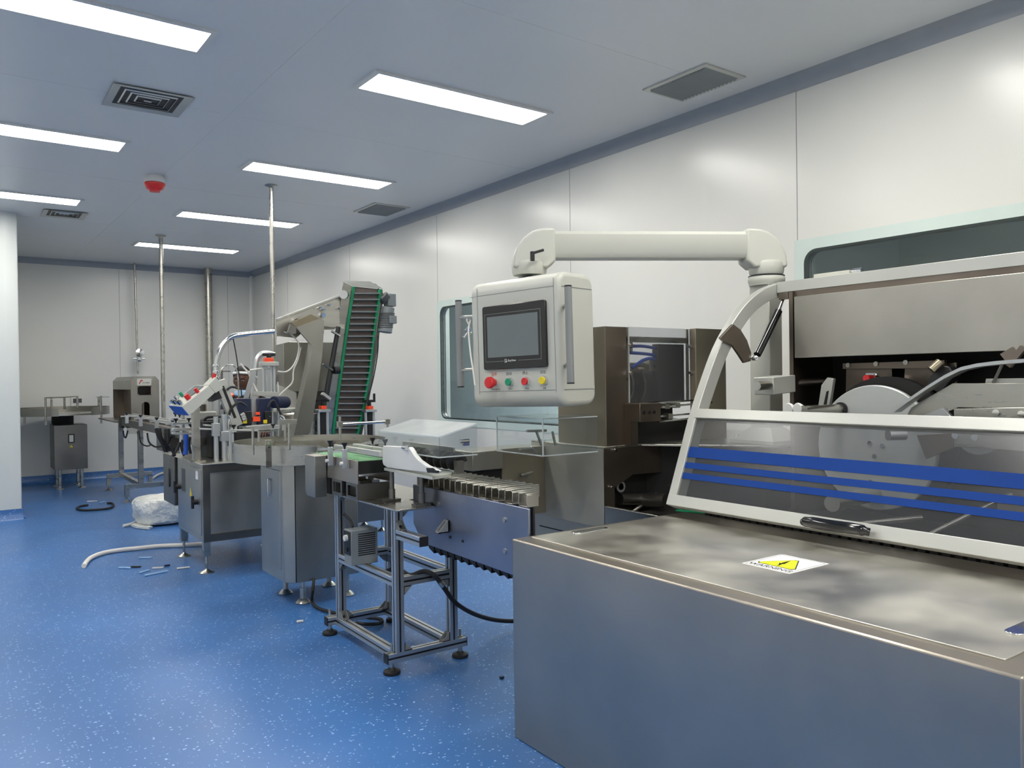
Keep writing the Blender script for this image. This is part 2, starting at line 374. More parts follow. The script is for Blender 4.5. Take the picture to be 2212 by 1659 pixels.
def grille(cx, cy, sx, sy, label, n=15):
    t = thing('return_air_grille', (cx, cy, H), label, 'air vent', 'return air grilles along the right wall'); M = Matrix.Translation((cx, cy, H)) @ Matrix.Rotation(R(.79), 4, 'Z')
    f = MB(M); a, b = sx/2, sy/2
    f.box(-a, a, -b, -b+.03, -.008, 0); f.box(-a, a, b-.03, b, -.008, 0); f.box(-a, -a+.03, -b+.03, b-.03, -.008, 0); f.box(a-.03, a, -b+.03, b-.03, -.008, 0)
    f.build('frame', 'alu_white', t)
    s_ = MB(M); st = (sy-.06)/n
    for i in range(n):
        y = -b+.03+st*(i+.5); s_.prism([(y-st*.62, -.003), (y-st*.55, -.001), (y+st*.42, -.016), (y+st*.35, -.018)], 'x', -a+.03, a-.03)
    s_.build('slats', 'tape_grey', t)
    MB(M).box(-a+.03, a-.03, -b+.03, b-.03, -.001, -.0004).build('duct_opening', 'black', t)
grille(3.405, 3.015, .33, .46, 'slatted ceiling air grille nearest, above the big windowed wall')
grille(3.385, 6.895, .37, .46, 'smaller plain ceiling air grille farther along the right wall', 18)
t = thing('smoke_detector', (1.335, 6.727, H), 'red and white round smoke detector on the ceiling', 'smoke detector')
MB().lathe([(.001, H-.001), (.07, H-.001), (.075, H-.02), (.074, H-.055), (.06, H-.06)], (1.335, 6.727, 0)).build('base', 'white', t)
MB().lathe([(.078, H-.06), (.078, H-.075), (.06, H-.105), (.045, H-.112), (.04, H-.125), (.001, H-.128)], (1.335, 6.727, 0)).build('sensor_head', 'red', t)

# ================================================================== CARTONING MACHINE
cm = thing('cartoning_machine', (2.9, 1.6, 0), 'large stainless steel cartoning machine with blue-striped clear guard and big front cabinet', 'machine')
o = MB().box(1.61, 2.50, .648, 2.285, 0, .705).build('front_cabinet', 'steel_box', cm, bev=.006, seg=3)
MB().prism(rrect(1.676, 2.352, .706, 2.258, .004, 2), 'z', .7045, .7085).build('lid', 'steel_lid', o, bev=.0012)
def latch(cx, cy, parent):
    m = MB(Matrix.Translation((cx, cy, .7085))); m.prism(rrect(-.082, .082, -.02, .02, .019, 5), 'z', 0, .004)
    a = m.build('latch_handle', 'chrome', parent, bev=.0015, label='flush chrome lever latch')
latch(1.905, 2.205, o); latch(1.925, .765, o)
# warning sign
sg = MB().box(1.925, 2.118, 1.372, 1.537, .7086, .7094).build('warning_sticker', 'paper', o, label='white warning sticker with yellow triangle')
m = MB(); zz = .7095
for a, b in (((1.932, 1.379), (2.111, 1.3805)), ((1.932, 1.5285), (2.111, 1.530)), ((1.932, 1.379), (1.9335, 1.530)), ((2.1095, 1.379), (2.111, 1.530))): m.box(a[0], b[0], a[1], b[1], zz-.0002, zz+.0001)
m.build('border_line', 'ink', sg, smooth=False)
def tri(s, c=(2.003, 1.4535)):
    P = [(-.036, .072), (-.036, -.072), (.088, 0)]; out = []
    for i in range(3):
        p, a, b = Vector(P[i]), Vector(P[i-1]), Vector(P[(i+1) % 3])
        for q in ((p+(a-p).normalized()*.014), (p*.9+(a+b)*.05), (p+(b-p).normalized()*.014)): out.append((c[0]+q.x*s, c[1]+q.y*s))
    return out
MB().prism(tri(1.0), 'z', zz, zz+.0004).build('triangle_border', 'ink', sg, smooth=False)
MB().prism(tri(.93), 'z', zz+.0003, zz+.0008).build('triangle', 'sign_yellow', sg, smooth=False)
MB().prism([(2.058, 1.462), (2.008, 1.448), (2.018, 1.462), (1.980, 1.448), (1.984, 1.444), (1.975, 1.450), (1.986, 1.452), (1.983, 1.450), (2.012, 1.468), (2.004, 1.452)], 'z', zz+.0008, zz+.0012).build('lightning_bolt', 'ink', sg, smooth=False)
text('WARNING', 'lettering', .030, basis((1.947, 1.4535, zz+.0002), (0, -1, 0), (1, 0, 0), (0, 0, 1)), 'ink', sg, .0003)
# body
MB().box(2.505, 3.72, .25, 2.68, 0, .64).build('base_body', 'steel_dark', cm)
MB().box(2.42, 2.44, 2.287, 2.70, 0, .685).build('side_panel', 'steel', cm, bev=.002)
MB().box(2.43, 3.72, 2.705, 3.30, 0, .582).build('rear_base', 'steel_flat', cm, bev=.002)
MB().box(2.4285, 2.431, 3.0, 3.2, .520, .526).build('slot', 'black', cm)
dc = MB(); dc.box(2.42, 2.424, 2.70, 3.25, .583, .945); dc.box(2.424, 3.72, 3.246, 3.25, .583, .945)
dc.build('deck_cabinet', 'steel_satin', cm)
MB().prism([(2.42, .945), (3.72, .945), (3.72, .81), (2.84, .81), (2.60, .815), (2.52, .78), (2.482, .765), (2.482, .583), (2.42, .583)], 'y', 2.696, 2.70).build('apron_panel', 'steel_brown', cm)
MB().prism([(2.42, 2.696), (2.66, 2.696), (3.02, 2.2), (3.72, 2.2), (3.72, 3.25), (2.42, 3.25)], 'z', .945, .955).build('deck_plate', 'steel', cm, bev=.002)
MB().prism([(2.5, 2.76), (2.5, 3.2), (3.7, 3.2), (3.7, 2.3), (3.05, 2.3), (2.75, 2.76)], 'z', .583, .94).build('dark_interior', 'cavity', cm)  # solid dark block, the shade of the open interior put into its colour
m = MB(); m.lathe([(.027, 2.735), (.027, 2.745), (.016, 2.745), (.016, 2.735)], (2.56, 0, .757), 'y', 20); m.build('round_port', 'grey', cm, label='light ring around a small lens')
for px, py in ((1320, 1052), (1200, 962), (1327, 972), (1415, 963)):
    p = at(px, py, y=2.694) if px > 1310 else at(px, py, x=2.44); MB().cyl(p, p+Vector((0, -.014, 0)), .006, n=10).build('bolt', 'chrome', cm)
m = MB(); random.seed(3)
for a, b, r in (((2.55, 2.74, .70), (2.95, 2.74, .66), .03), ((2.6, 2.73, .62), (3.0, 2.72, .80), .012), ((2.7, 2.73, .68), (2.72, 2.6, .69), .035), ((2.82, 2.73, .74), (2.83, 2.6, .74), .02)): m.cyl(a, b, r)
m.build('drive_shafts', 'steel_dark', cm)
for a, b in (((2.86, 2.70, .93), (2.93, 2.66, .66)), ((2.95, 2.69, .95), (3.0, 2.65, .68))):
    m = MB(); m.bar(a, b, .025, .004, (0, 1, 0)); m.build('drive_belt', 'green_frame', cm, label='green drive belt')
p = at(1462, 1102, z=.70); MB().bar(p, at(1525, 1108, z=.70), .03, .004, (0, 0, 1)).build('carrier_belt', 'green_frame', cm, label='green carrier belt')
# head with window
MB().box(2.44, 2.444, 2.704, 3.05, .955, 1.505).build('head_side', 'brown_satin', cm)
MB().box(2.444, 2.575, 2.704, 2.708, .955, 1.505).build('head_front_strip', 'steel_brown', cm)
MB().box(3.0, 3.225, 2.66, 2.70, .955, 1.508).build('head_right_panel', 'brown_satin', cm, bev=.002)
MB().box(2.444, 3.2, 3.046, 3.05, .955, 1.30).build('head_back', 'steel_dark', cm)
m = MB(); m.box(2.575, 3.0, 2.706, 2.712, 1.435, 1.462); m.box(2.575, 2.59, 2.706, 2.712, 1.15, 1.505); m.box(2.985, 3.0, 2.706, 2.712, 1.15, 1.505); m.build('window_frame', 'steel', cm)
MB().box(2.578, 2.998, 2.694, 2.699, 1.152, 1.506).build('head_window', 'acrylic_smoke', cm)
MB().box(2.578, 2.584, 2.6935, 2.6995, 1.152, 1.506).build('window_edge', 'alu_white', cm)
for x in (2.585, 2.99):
    for z in (1.29, 1.42): MB().cyl((x, 2.694, z), (x, 2.676, z), .008).build('window_screw', 'chrome', cm)
m = MB(); m.box(2.60, 2.98, 2.80, 3.02, .96, 1.26); m.cyl((2.62, 2.86, 1.24), (2.97, 2.86, 1.24), .07); m.box(2.80, 2.98, 2.72, 2.76, 1.15, 1.43); m.build('roller_unit', 'cavity', cm)
for x in (2.66, 2.74): MB().cyl((x, 2.86, 1.23), (x+.014, 2.86, 1.23), .105, n=32).build('ring', 'brass', cm, label='brass coloured roller ring')
m = MB(); m.cyl((2.58, 2.78, 1.33), (2.78, 2.78, 1.33), .012); m.box(2.76, 2.80, 2.74, 2.80, 1.30, 1.36); m.box(2.62, 2.65, 2.74, 2.80, 1.38, 1.46); m.build('air_fittings', 'steel', cm)
for pts in ([(1365, 795), (1390, 778), (1410, 775), (1435, 790), (1456, 800), (1450, 812), (1432, 805)], [(1362, 762), (1400, 765), (1425, 772), (1425, 788)], [(1362, 748), (1392, 748), (1430, 757), (1455, 778), (1463, 800), (1455, 812)]):
    MB().tube([at(a, b, y=2.735+.004*i) for i, (a, b) in enumerate(pts)], .008, 8).build('air_hose', 'blue_hose', cm, label='blue air hose')
MB().box(2.555, 2.69, 2.60, 2.704, 1.065, 1.15).build('bearing_block', 'steel_brown', cm, bev=.002)
for x in (2.58, 2.615, 2.645): MB().cyl((x, 2.6, 1.108), (x, 2.597, 1.108), .009).build('socket_screw', 'black', cm)
MB().box(2.555, 2.60, 2.66, 2.704, .955, 1.065).build('bearing_leg', 'steel_brown', cm)
for z0, z1, y in ((1.128, 1.142, 2.62), (1.145, 1.157, 2.66), (1.062, 1.074, 2.62), (1.083, 1.092, 2.65)):
    MB().bar((2.69, y, z0), (3.06, y, z1), .02, .008).build('chrome_rail', 'chrome', cm)
for x, z in ((2.72, 1.132), (2.74, 1.085), (2.79, 1.135), (2.98, 1.12), (3.0, 1.08)): MB().box(x, x+.03, 2.60, 2.64, z-.012, z+.012).build('rail_clamp', 'steel', cm)
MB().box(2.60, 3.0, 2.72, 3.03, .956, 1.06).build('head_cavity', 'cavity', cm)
# rear housing
MB().box(3.02, 3.75, 2.12, 2.14, .64, 1.638).build('housing_end', 'steel_brown', cm)
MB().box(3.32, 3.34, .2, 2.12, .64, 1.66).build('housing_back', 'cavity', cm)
MB().box(3.081, 3.75, .2, 2.14, 1.665, 1.688).build('housing_top', 'alu_white', cm)
MB().box(3.0, 3.02, .2, 2.10, 1.345, 1.612).build('hood_panel', 'steel_flat', cm, bev=.002, label='large brushed hood panel with soft reflections')
MB().box(3.035, 3.05, .2, 2.12, 1.608, 1.64).build('hood_strip', 'steel_brown', cm)
MB().box(3.03, 3.08, .2, 2.209, 1.64, 1.688).build('top_rail', 'alu_white', cm, bev=.002)
m = MB(); m.box(3.10, 3.24, 1.90, 2.07, 1.692, 1.712); m.build('hinge_plate', 'cream', cm, bev=.002)
MB().cyl((3.08, 1.87, 1.70), (3.08, 1.83, 1.70), .012).build('hinge_bolt', 'chrome', cm)
# the disc and the works behind the guard
XD = 3.0
MB().lathe([(.001, XD-.02), (.243, XD-.02), (.247, XD-.016), (.247, XD), (.001, XD)], (0, 1.73, .98), 'x', 72).build('disc', 'alu_disc', cm, label='big pale grey metal disc')
MB().cyl((XD, 1.73, .98), (3.32, 1.73, .98), .10).build('disc_hub', 'cavity', cm)
MB().lathe([(.001, XD+.02), (.27, XD+.02), (.27, XD+.05), (.001, XD+.05)], (0, 1.70, .99), 'x', 60).build('backing_wheel', 'cavity', cm)
for px, py in ((1880, 957), (1907, 963), (1890, 985), (1882, 1041)):
    p = at(px, py, x=XD-.02); MB().cyl(p, p+Vector((-.006, 0, 0)), .009).build('socket_screw', 'chrome', cm)
def quad(pts, x=None, y=None, th=.012):
    P = [at(a, b, x=x) if x is not None else at(a, b, y=y) for a, b in pts]
    n = Vector((th, 0, 0)) if x is not None else Vector((0, th, 0))
    k = len(P); return MB().add(P+[p+n for p in P], [tuple(range(k)), tuple(range(2*k-1, k-1, -1))]+[(i, (i+1) % k, (i+1) % k+k, i+k) for i in range(k)])
quad([(1820, 785), (2040, 778), (2040, 796), (1820, 797)], x=3.16, th=.02).build('mounting_bar', 'steel_brown', cm, bev=.001)
for px, py in ((1833, 789), (1893, 786), (1957, 783)): p = at(px, py, x=3.16); MB().cyl(p, p+Vector((-.006, 0, 0)), .010).build('socket_screw', 'steel', cm)
quad([(1828, 797), (1926, 795), (1928, 835), (1827, 850)], x=3.2).build('back_plate', 'steel_brown', cm)
quad([(1955, 794), (2066, 783), (2066, 840), (1952, 838)], x=3.2).build('back_plate', 'steel_brown', cm)
m = quad([(1870, 806), (1894, 806), (1894, 828), (1870, 830)], x=3.1, th=.01); m.build('sensor_bracket', 'alu', cm)
p = at(1884, 817, x=3.08); MB().cyl(p+Vector((-.045, 0, 0)), p, .014).build('sensor_button', 'red', cm, label='red round sensor button')
MB().cyl(p, p+Vector((.03, 0, 0)), .017, n=6).build('sensor_nut', 'chrome', cm)
quad([(2010, 812), (2030, 790), (2050, 792), (2062, 812), (2030, 850), (2000, 835)], x=2.98, th=.05).build('clamp_head', 'black', cm, bev=.003)
MB().cyl(at(2012, 800, x=2.95), at(2032, 782, x=2.97), .017).build('clamp_knob', 'brass', cm, label='brass clamp knob')
A = [at(a, b, x=2.86) for a, b in ((1930, 884), (1960, 862), (2000, 835), (2040, 810), (2075, 793), (2110, 785), (2150, 780), (2212, 775), (2300, 770))]
m = MB(); m.strip((A, [p+Vector((0, 0, -.012)) for p in A]), .055, (1, 0, 0)); m.build('curved_guide_arm', 'alu', cm, label='curved flat aluminium arm')
quad([(1955, 905), (1968, 880), (2058, 828), (2300, 828), (2300, 885), (2070, 880), (2010, 905)], x=2.92, th=.02).build('feed_chute', 'steel', cm, bev=.001)
quad([(2130, 818), (2300, 816), (2300, 829), (2128, 829)], x=2.95, th=.05).build('chute_insert', 'alu_white', cm)
quad([(1975, 905), (2035, 880), (2055, 900), (2040, 945), (1990, 950)], x=2.90, th=.02).build('chute_bracket', 'alu', cm, bev=.002)
quad([(2060, 883), (2300, 878), (2300, 985), (2180, 972), (2060, 965)], x=2.86, th=.03).build('bearing_plate', 'steel', cm, bev=.002)
for px, py in ((2153, 891), (2208, 894), (2065, 941), (2107, 945)): p = at(px, py, x=2.86); MB().cyl(p, p+Vector((-.008, 0, 0)), .011).build('socket_screw', 'chrome', cm)
m = MB(); m.lathe([(.045, 2.90), (.075, 2.90), (.075, 2.93), (.045, 2.93)], tuple(at(2110, 940, x=2.9)*Vector((0, 1, 1)) if False else (0, at(2110, 935, x=2.9).y, at(2110, 935, x=2.9).z)), 'x', 40); m.build('pulley', 'alu_disc', cm)
quad([(1980, 940), (2060, 935), (2062, 965), (2000, 992)], x=2.88, th=.015).build('folding_blade', 'steel_brown', cm, bev=.001)
p = at(1918, 940, x=2.82); MB().cyl(p, p+Vector((.06, -.03, 0)), .020).build('roller', 'alu', cm)
MB().bar(at(2178, 790, x=2.9), at(2212, 750, x=2.9), .02, .02).build('lever', 'steel_brown', cm)
quad([(2160, 765), (2185, 750), (2195, 765), (2172, 780)], x=2.9, th=.02).build('lever_block', 'steel_brown', cm)
MB().cyl(at(2165, 787, x=2.94), at(2145, 828, x=2.94), .005).build('thin_rod', 'steel_dark', cm)
# clamp at the left, shafts
p0 = at(1636, 834, x=2.9); p1 = at(1685, 830, x=3.0); MB().cyl(p0, at(1800, 822, x=3.22), .018).build('round_shaft', 'steel_brown', cm)
MB().cyl(at(1634, 834, y=2.08), at(1700, 829, y=2.16), .019).build('round_shaft', 'steel', cm)
quad([(1670, 815), (1718, 810), (1719, 847), (1672, 853)], y=2.09, th=.10).build('shaft_clamp', 'alu_white', cm, bev=.003)
quad([(1774, 832), (1787, 815), (1800, 818), (1790, 884), (1766, 884)], x=3.04, th=.02).build('slotted_arm', 'alu_white', cm, bev=.002)
quad([(1785, 846), (1789, 844), (1784, 876), (1778, 878)], x=3.036, th=.006).build('slot', 'cavity', cm)
MB().cyl(at(1735, 888, x=2.76), at(1822, 884, x=3.0), .022).build('lower_shaft', 'steel', cm)
MB().cyl(at(1815, 884, x=2.97), at(1822, 884, x=3.0), .029).build('shaft_collar', 'black', cm)
for px in (1702, 1722): p = at(px, 883, x=2.76); MB().lathe([(.004, 0), (.020, 0), (.024, .006), (.020, .02), (.006, .03)], tuple(p), 'x', 16).build('white_knob', 'white', cm, label='small white adjusting knob')
MB().cyl(at(1797, 1088, x=2.62), at(1890, 1066, x=2.98), .030).build('cam_shaft', 'steel', cm)
m = MB(); m.box(2.52, 3.3, .3, 2.1, .645, .66); m.build('inner_floor', 'steel_dark', cm)
m = MB()
for i in range(46): y = .45+i*.038; m.prism([(y, .645), (y+.030, .645), (y+.026, .735), (y+.004, .735)], 'x', 2.51, 2.56)
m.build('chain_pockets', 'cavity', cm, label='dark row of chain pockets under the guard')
for a, b, r in (((2.60, 1.75, .70), (2.9, 1.5, .74), .010), ((2.56, 1.35, .72), (2.9, 1.2, .86), .008)): MB().cyl(a, b, r).build('linkage_rod', 'steel_dark', cm)
MB().box(2.62, 2.66, .95, 1.35, .70, .715).build('guide_plate', 'steel_dark', cm)
MB().box(2.92, 2.95, .98, 1.02, .66, .84).build('bracket_post', 'steel', cm); MB().box(2.8, 2.98, .7, 1.2, .82, .85).build('cross_rail', 'steel_brown', cm)
# guard door
PR = [(2.35, .755), (2.42, .93), (2.487, 1.10), (2.56, 1.25), (2.64, 1.39), (2.73, 1.50), (2.83, 1.59), (2.95, 1.655), (3.07, 1.69)]
def arc(y0, y1):
    P = []; n = []
    fine = []
    for i in range(len(PR)-1):
        p0 = Vector(PR[max(i-1, 0)]); p1 = Vector(PR[i]); p2 = Vector(PR[i+1]); p3 = Vector(PR[min(i+2, len(PR)-1)])
        for k in range(4):
            t = k/4; fine.append(.5*((2*p1)+(p2-p0)*t+(2*p0-5*p1+4*p2-p3)*t*t+(3*p1-p0-3*p2+p3)*t**3))
    fine.append(Vector(PR[-1])); inn = []
    for i, p in enumerate(fine):
        d = (fine[min(i+1, len(fine)-1)]-fine[max(i-1, 0)]).normalized(); q = Vector((d.y, -d.x)); inn.append(p+q*.06)
    m = MB(); vs = []; fs = []
    for p, q in zip(fine, inn): vs += [(p.x, y0, p.y), (p.x, y1, p.y), (q.x, y1, q.y), (q.x, y0, q.y)]
    for i in range(len(fine)-1):
        for k in range(4): fs.append((i*4+k, i*4+(k+1) % 4, i*4+4+(k+1) % 4, i*4+4+k))
    k = len(fine)*4; fs += [(3, 2, 1, 0), (k-4, k-3, k-2, k-1)]
    return m.add(vs, fs)
gd = arc(2.21, 2.25).build('guard_door', 'alu_white', cm, bev=.002, label='hinged guard door with curved aluminium end frame')
arc(.28, .32).build('end_arc', 'alu_white', gd, bev=.002)
th = math.atan2(2.487-2.35, 1.10-.755)
def gbox(s0, s1, y0, y1, d0, d1):   # s up the slanted front, d inward
    Mx = Matrix.Translation((2.35, 0, .755)) @ Matrix.Rotation(th, 4, 'Y'); return MB(Mx).box(d0, d1, y0, y1, s0, s1)
gbox(0, .045, .32, 2.249, -.002, .05).build('bottom_rail', 'alu_white', gd, bev=.002)
gbox(.372, .412, .32, 2.22, -.002, .05).build('middle_rail', 'alu_white', gd, bev=.002)
gbox(.045, .372, .32, 2.21, .010, .014).build('clear_pane', 'acrylic_smoke', gd, label='clear acrylic lower pane')
for a, b in (((.977-.755)/math.cos(th), (.936-.755)/math.cos(th)), ((.916-.755)/math.cos(th), (.893-.755)/math.cos(th)), ((.875-.755)/math.cos(th), (.852-.755)/math.cos(th))):
    gbox(b+.012, a+.012, .32, 2.215-.0*a, .0085, .0098).build('blue_stripe', 'blue_stripe', gd, label='blue decorative stripe on the pane')
hp = [(1.605, .762+.018), (1.56, .79), (1.48, .793), (1.42, .785), (1.375, .768)]
m = MB()
HP = [Vector((2.35, y, z)) for y, z in ((1.61, .775), (1.575, .781), (1.49, .782), (1.41, .782), (1.372, .776))]
m.tube([p+Vector((-.012-.022*math.sin(PI*i/4), 0, 0)) for i, p in enumerate(HP)], [.012, .017, .019, .019, .019, .018, .013], 14, 5)
m.build('grip_handle', 'black_gloss', gd, label='glossy black bow handle')
# gas strut
MB().cyl(at(1692, 645, y=2.19), at(1680, 675, y=2.19), .007).build('strut_rod', 'chrome', cm)
MB().cyl(at(1682, 672, y=2.19), at(1636, 766, y=2.19), .0165).build('gas_strut', 'black_gloss', cm, label='black gas strut')
for px, py in ((1695, 640), (1630, 773)): p = at(px, py, y=2.19); MB().lathe([(.004, -.02), (.011, -.012), (.013, 0), (.011, .012), (.004, .02)], tuple(p), 'y', 16).build('ball_joint', 'chrome', cm)
q_ = [(1556, 730), (1584, 700), (1600, 712), (1614, 735), (1623, 762), (1622, 780), (1608, 784), (1598, 768), (1582, 745), (1562, 736)]
quad(q_, y=2.195, th=.012).build('strut_bracket', 'steel_brown', cm, bev=.001, label='curved dark bracket for the gas strut')
MB().box(3.03, 3.06, 2.15, 2.20, 1.61, 1.64).build('strut_anchor', 'steel_brown', cm)

# ================================================================== SUPPORT ARM + CONTROL PANEL
PL = Vector((2.165, 2.905, 0)); PRt = Vector((3.125, 2.335, 0)); dv = (PRt-PL).normalized(); AL = (PRt-PL).length
sa = thing('support_arm', (3.125, 2.335, .955), 'cream swivel support arm on a square post carrying the control panel', 'support arm')
AM = basis((PL.x, PL.y, 0), dv, Vector((-dv.y, dv.x, 0)), (0, 0, 1))
hx = [(-.055, 1.838), (-.042, 1.815), (.042, 1.815), (.055, 1.838), (.055, 1.922), (.042, 1.938), (-.042, 1.938), (-.055, 1.922)]
MB(AM).prism(hx, 'x', .10, AL-.095).build('beam', 'cream', sa, bev=.003)
def elbow(s, zb, name):
    pr = [(-.078, 1.79), (-.074, 1.825), (-.058, 1.868), (-.030, 1.905), (.010, 1.935), (.05, 1.947), (.105, 1.950), (.115, 1.945), (.115, 1.80), (.085, 1.775), (.078, 1.77), (-.078, 1.77)]
    x0 = 0 if s > 0 else AL
    M2 = AM @ Matrix.Translation((x0, 0, 0)) @ Matrix.Diagonal((s, 1, 1, 1))
    o = MB(M2).prism(pr, 'y', -.062, .062).build('elbow_joint', 'cream', sa, bev=.014, seg=4)
    q = AM @ Vector((x0, 0, 0))
    MB().lathe([(.001, zb), (.074, zb), (.078, zb+.01), (.082, 1.79), (.078, 1.80), (.05, 1.81), (.001, 1.81)], (q.x, q.y, 0), 'z', 40).build('swivel_base', 'cream', sa)
    return q
ql = elbow(1, 1.742, 'l'); qr = elbow(-1, 1.74, 'r')
MB().lathe([(.074, 1.732), (.0825, 1.734), (.0825, 1.737), (.074, 1.738)], (qr.x, qr.y, 0), 'z', 40).build('joint_gap', 'black', sa)
MB().lathe([(.001, 1.69), (.078, 1.69), (.080, 1.70), (.084, 1.71), (.084, 1.725), (.078, 1.735), (.001, 1.735)], (qr.x, qr.y, 0), 'z', 40).build('swivel_collar', 'cream', sa)
MB().lathe([(.001, 1.712), (.05, 1.712), (.055, 1.73), (.001, 1.742)], (ql.x, ql.y, 0), 'z', 32).build('panel_neck', 'black', sa)
m = MB(); lp = at(1150, 553, y=2.80); m.cyl(lp+Vector((0, 0, -.022)), lp+Vector((0, 0, .02)), .010); m.bar(lp+Vector((0, 0, .012)), at(1174, 540, y=2.79), .012, .012)
m.build('clamp_lever', 'black', sa, bev=.002, label='black clamping lever')
MB().box(3.07, 3.165, 2.28, 2.39, 1.02, 1.70).build('post', 'cream', sa, bev=.004)
m = MB(); a, b = (3.07, 3.165, 2.28, 2.39), (3.00, 3.24, 2.215, 2.46)
vs = [(a[i], a[j], 1.03) for i, j in ((0, 2), (1, 2), (1, 3), (0, 3))]+[(b[i], b[j], .972) for i, j in ((0, 2), (1, 2), (1, 3), (0, 3))]+[(b[i], b[j], .957) for i, j in ((0, 2), (1, 2), (1, 3), (0, 3))]
m.add(vs, [(3, 2, 1, 0)]+[(i, (i+1) % 4, (i+1) % 4+4, i+4) for i in range(4)]+[(i+4, (i+1) % 4+4, (i+1) % 4+8, i+8) for i in range(4)]+[(8, 9, 10, 11)]); m.build('post_foot', 'cream', sa)
MB().cyl((3.02, 2.43, .972), (3.02, 2.43, .995), .012, n=6).build('foot_bolt', 'chrome', sa)

az = R(-12.8); uu = Vector((math.sin(az), math.cos(az), 0)); vv = Vector((math.cos(az), -math.sin(az), 0))
PW, PD, Z0, Z1 = .52, .25, 1.146, 1.716
Lc = Vector((1.951, 3.073, 0))
cp = thing('control_panel', (2.04, 2.85, Z0), 'cream control panel box with touch screen and coloured push buttons hanging from arm', 'control panel')
mid = (Z0+Z1)/2
PMx = basis(Lc, -uu, vv, (0, 0, 1)) @ Matrix.Translation((PW/2, 0, mid)) @ Matrix.Rotation(R(-1.15), 4, 'Y') @ Matrix.Translation((-PW/2, 0, -mid))
prof = []
for p in rrect(0, PD, Z0, Z1, .058, 8): prof.append(p)
hs = MB(PMx).prism(prof, 'x', 0, PW).build('housing', 'cream', cp, bev=.022, seg=5)
MB(PMx).box(.050, PW-.028, -.0015, .004, Z0+.072, Z1-.066).build('front_plate', 'cream', cp, bev=.001)
m = MB(PMx); e = .0018
m.box(.048, PW-.026, -e, .001, Z1-.066, Z1-.063); m.box(.0, .05, -e*.4, .001, Z1-.066, Z1-.0645); m.box(.047, .0485, -e, .001, Z0+.06, Z1-.03)
m.box(PW-.0275, PW-.026, -e*.6, .001, Z0+.06, Z1-.03); m.box(.048, PW-.026, -e*.6, .001, Z0+.0705, Z0+.072)
m.box(PW-.001, PW+.0012, .02, PD-.02, Z1-.067, Z1-.064); m.box(PW-.001, PW+.0012, .02, PD-.02, Z0+.070, Z0+.073)
m.build('seam', 'grey', cp)
bz = MB(PMx).prism(rrect(.091, .456, 1.314, 1.598, .010, 4), 'y', -.016, .001).build('touch_screen', 'black_gloss', cp, bev=.003, label='black framed touch screen')
MB(PMx).box(.121, .416, -.0168, -.015, 1.368, 1.549).build('display', 'screen', bz, label='grey unlit display')
m = MB(PMx)
for a in ((.106, .431, 1.561, 1.5624), (.106, .1074, 1.349, 1.5624), (.4296, .431, 1.349, 1.5624), (.106, .215, 1.349, 1.3504), (.30, .431, 1.349, 1.3504)): m.box(a[0], a[1], -.0166, -.0155, a[2], a[3])
m.build('outline', 'grey', bz)
FX = PMx @ basis((0, 0, 0), (1, 0, 0), (0, 0, 1), (0, -1, 0))
text('EasyView', 'lettering', .0125, FX @ Matrix.Translation((.264, 1.3505, .0168)), 'white', bz, .0002)
m = MB(PMx)
for a in ((.222, .2232, 1.343, 1.358), (.222, .233, 1.3568, 1.358), (.232, .2332, 1.350, 1.358), (.222, .229, 1.343, 1.3442)): m.box(a[0], a[1], -.0172, -.016, a[2], a[3])
m.prism([(.229, 1.352), (.236, 1.346), (.229, 1.343)], 'y', -.0172, -.016); m.build('hand_logo', 'white', bz)
def button(x, z, col, lab, r=.0165):
    ax = -1
    m = MB(PMx); m.lathe([(.001, 0), (.020, 0), (.020, -.012), (.0185, -.016), (.001, -.016)], (x, 0, z), 'y', 28); b = m.build('push_button', 'chrome', cp, label=lab)
    MB(PMx).lathe([(.001, -.010), (r, -.010), (r, -.021), (r-.002, -.023), (.001, -.0215)], (x, 0, z), 'y', 28).build('button_cap', col, b)
m = MB(PMx); m.lathe([(.001, 0), (.017, 0), (.017, -.018), (.001, -.018)], (.150, 0, 1.257), 'y', 28); eb = m.build('emergency_stop_button', 'chrome', cp, label='red mushroom emergency stop button')
MB(PMx).lathe([(.001, -.010), (.017, -.012), (.020, -.030), (.0265, -.036), (.0265, -.046), (.022, -.052), (.001, -.054)], (.150, 0, 1.257), 'y', 32).build('mushroom_cap', 'red', eb)
button(.239, 1.257, 'green', 'green start push button'); button(.334, 1.257, 'red', 'flat red stop push button'); button(.432, 1.258, 'yellow', 'yellow jog push button')
for x, zh, en, c_ in ((.150, '急停', 'Emergency', 'logo_red'), (.239, '启动', 'Start', 'ink'), (.334, '停止', 'Stop', 'ink'), (.432, '点动', 'Jog', 'ink')):
    text(zh, 'lettering', .0165, FX @ Matrix.Translation((x-.008, 1.293, .0018)), c_, cp, .0002)
    text(en, 'lettering', .012, FX @ Matrix.Translation((x, 1.227, .0018)), 'grey_dark', cp, .0002)
def handle(x, s):
    m = MB(PMx); m.cyl((x, 0.0, 1.245), (x, 0.0, 1.640), .0155, n=20); h = m.build('side_handle', 'grey', cp, label='grey tubular side handle')
    m = MB(PMx)
    for z in (1.24, 1.640): m.cyl((x, 0, z), (x, 0, z+.006), .0158)
    m.build('end_cap', 'black', h)
    m = MB(PMx)
    for z in (1.32, 1.565): m.cyl((x+.01*s, 0.0, z), (PW if s < 0 else 0, .03, z), .008)
    m.build('standoff', 'steel', h)
handle(-.075, 1); handle(PW+.05, -1)
tg = MB(); tp = [at(1012, 700, y=3.11), at(1008, 690, y=3.11), at(1016, 690, y=3.11), at(1012, 712, y=3.08), at(1016, 760, y=3.06), at(1022, 800, y=3.03), at(1026, 832, y=3.02)]
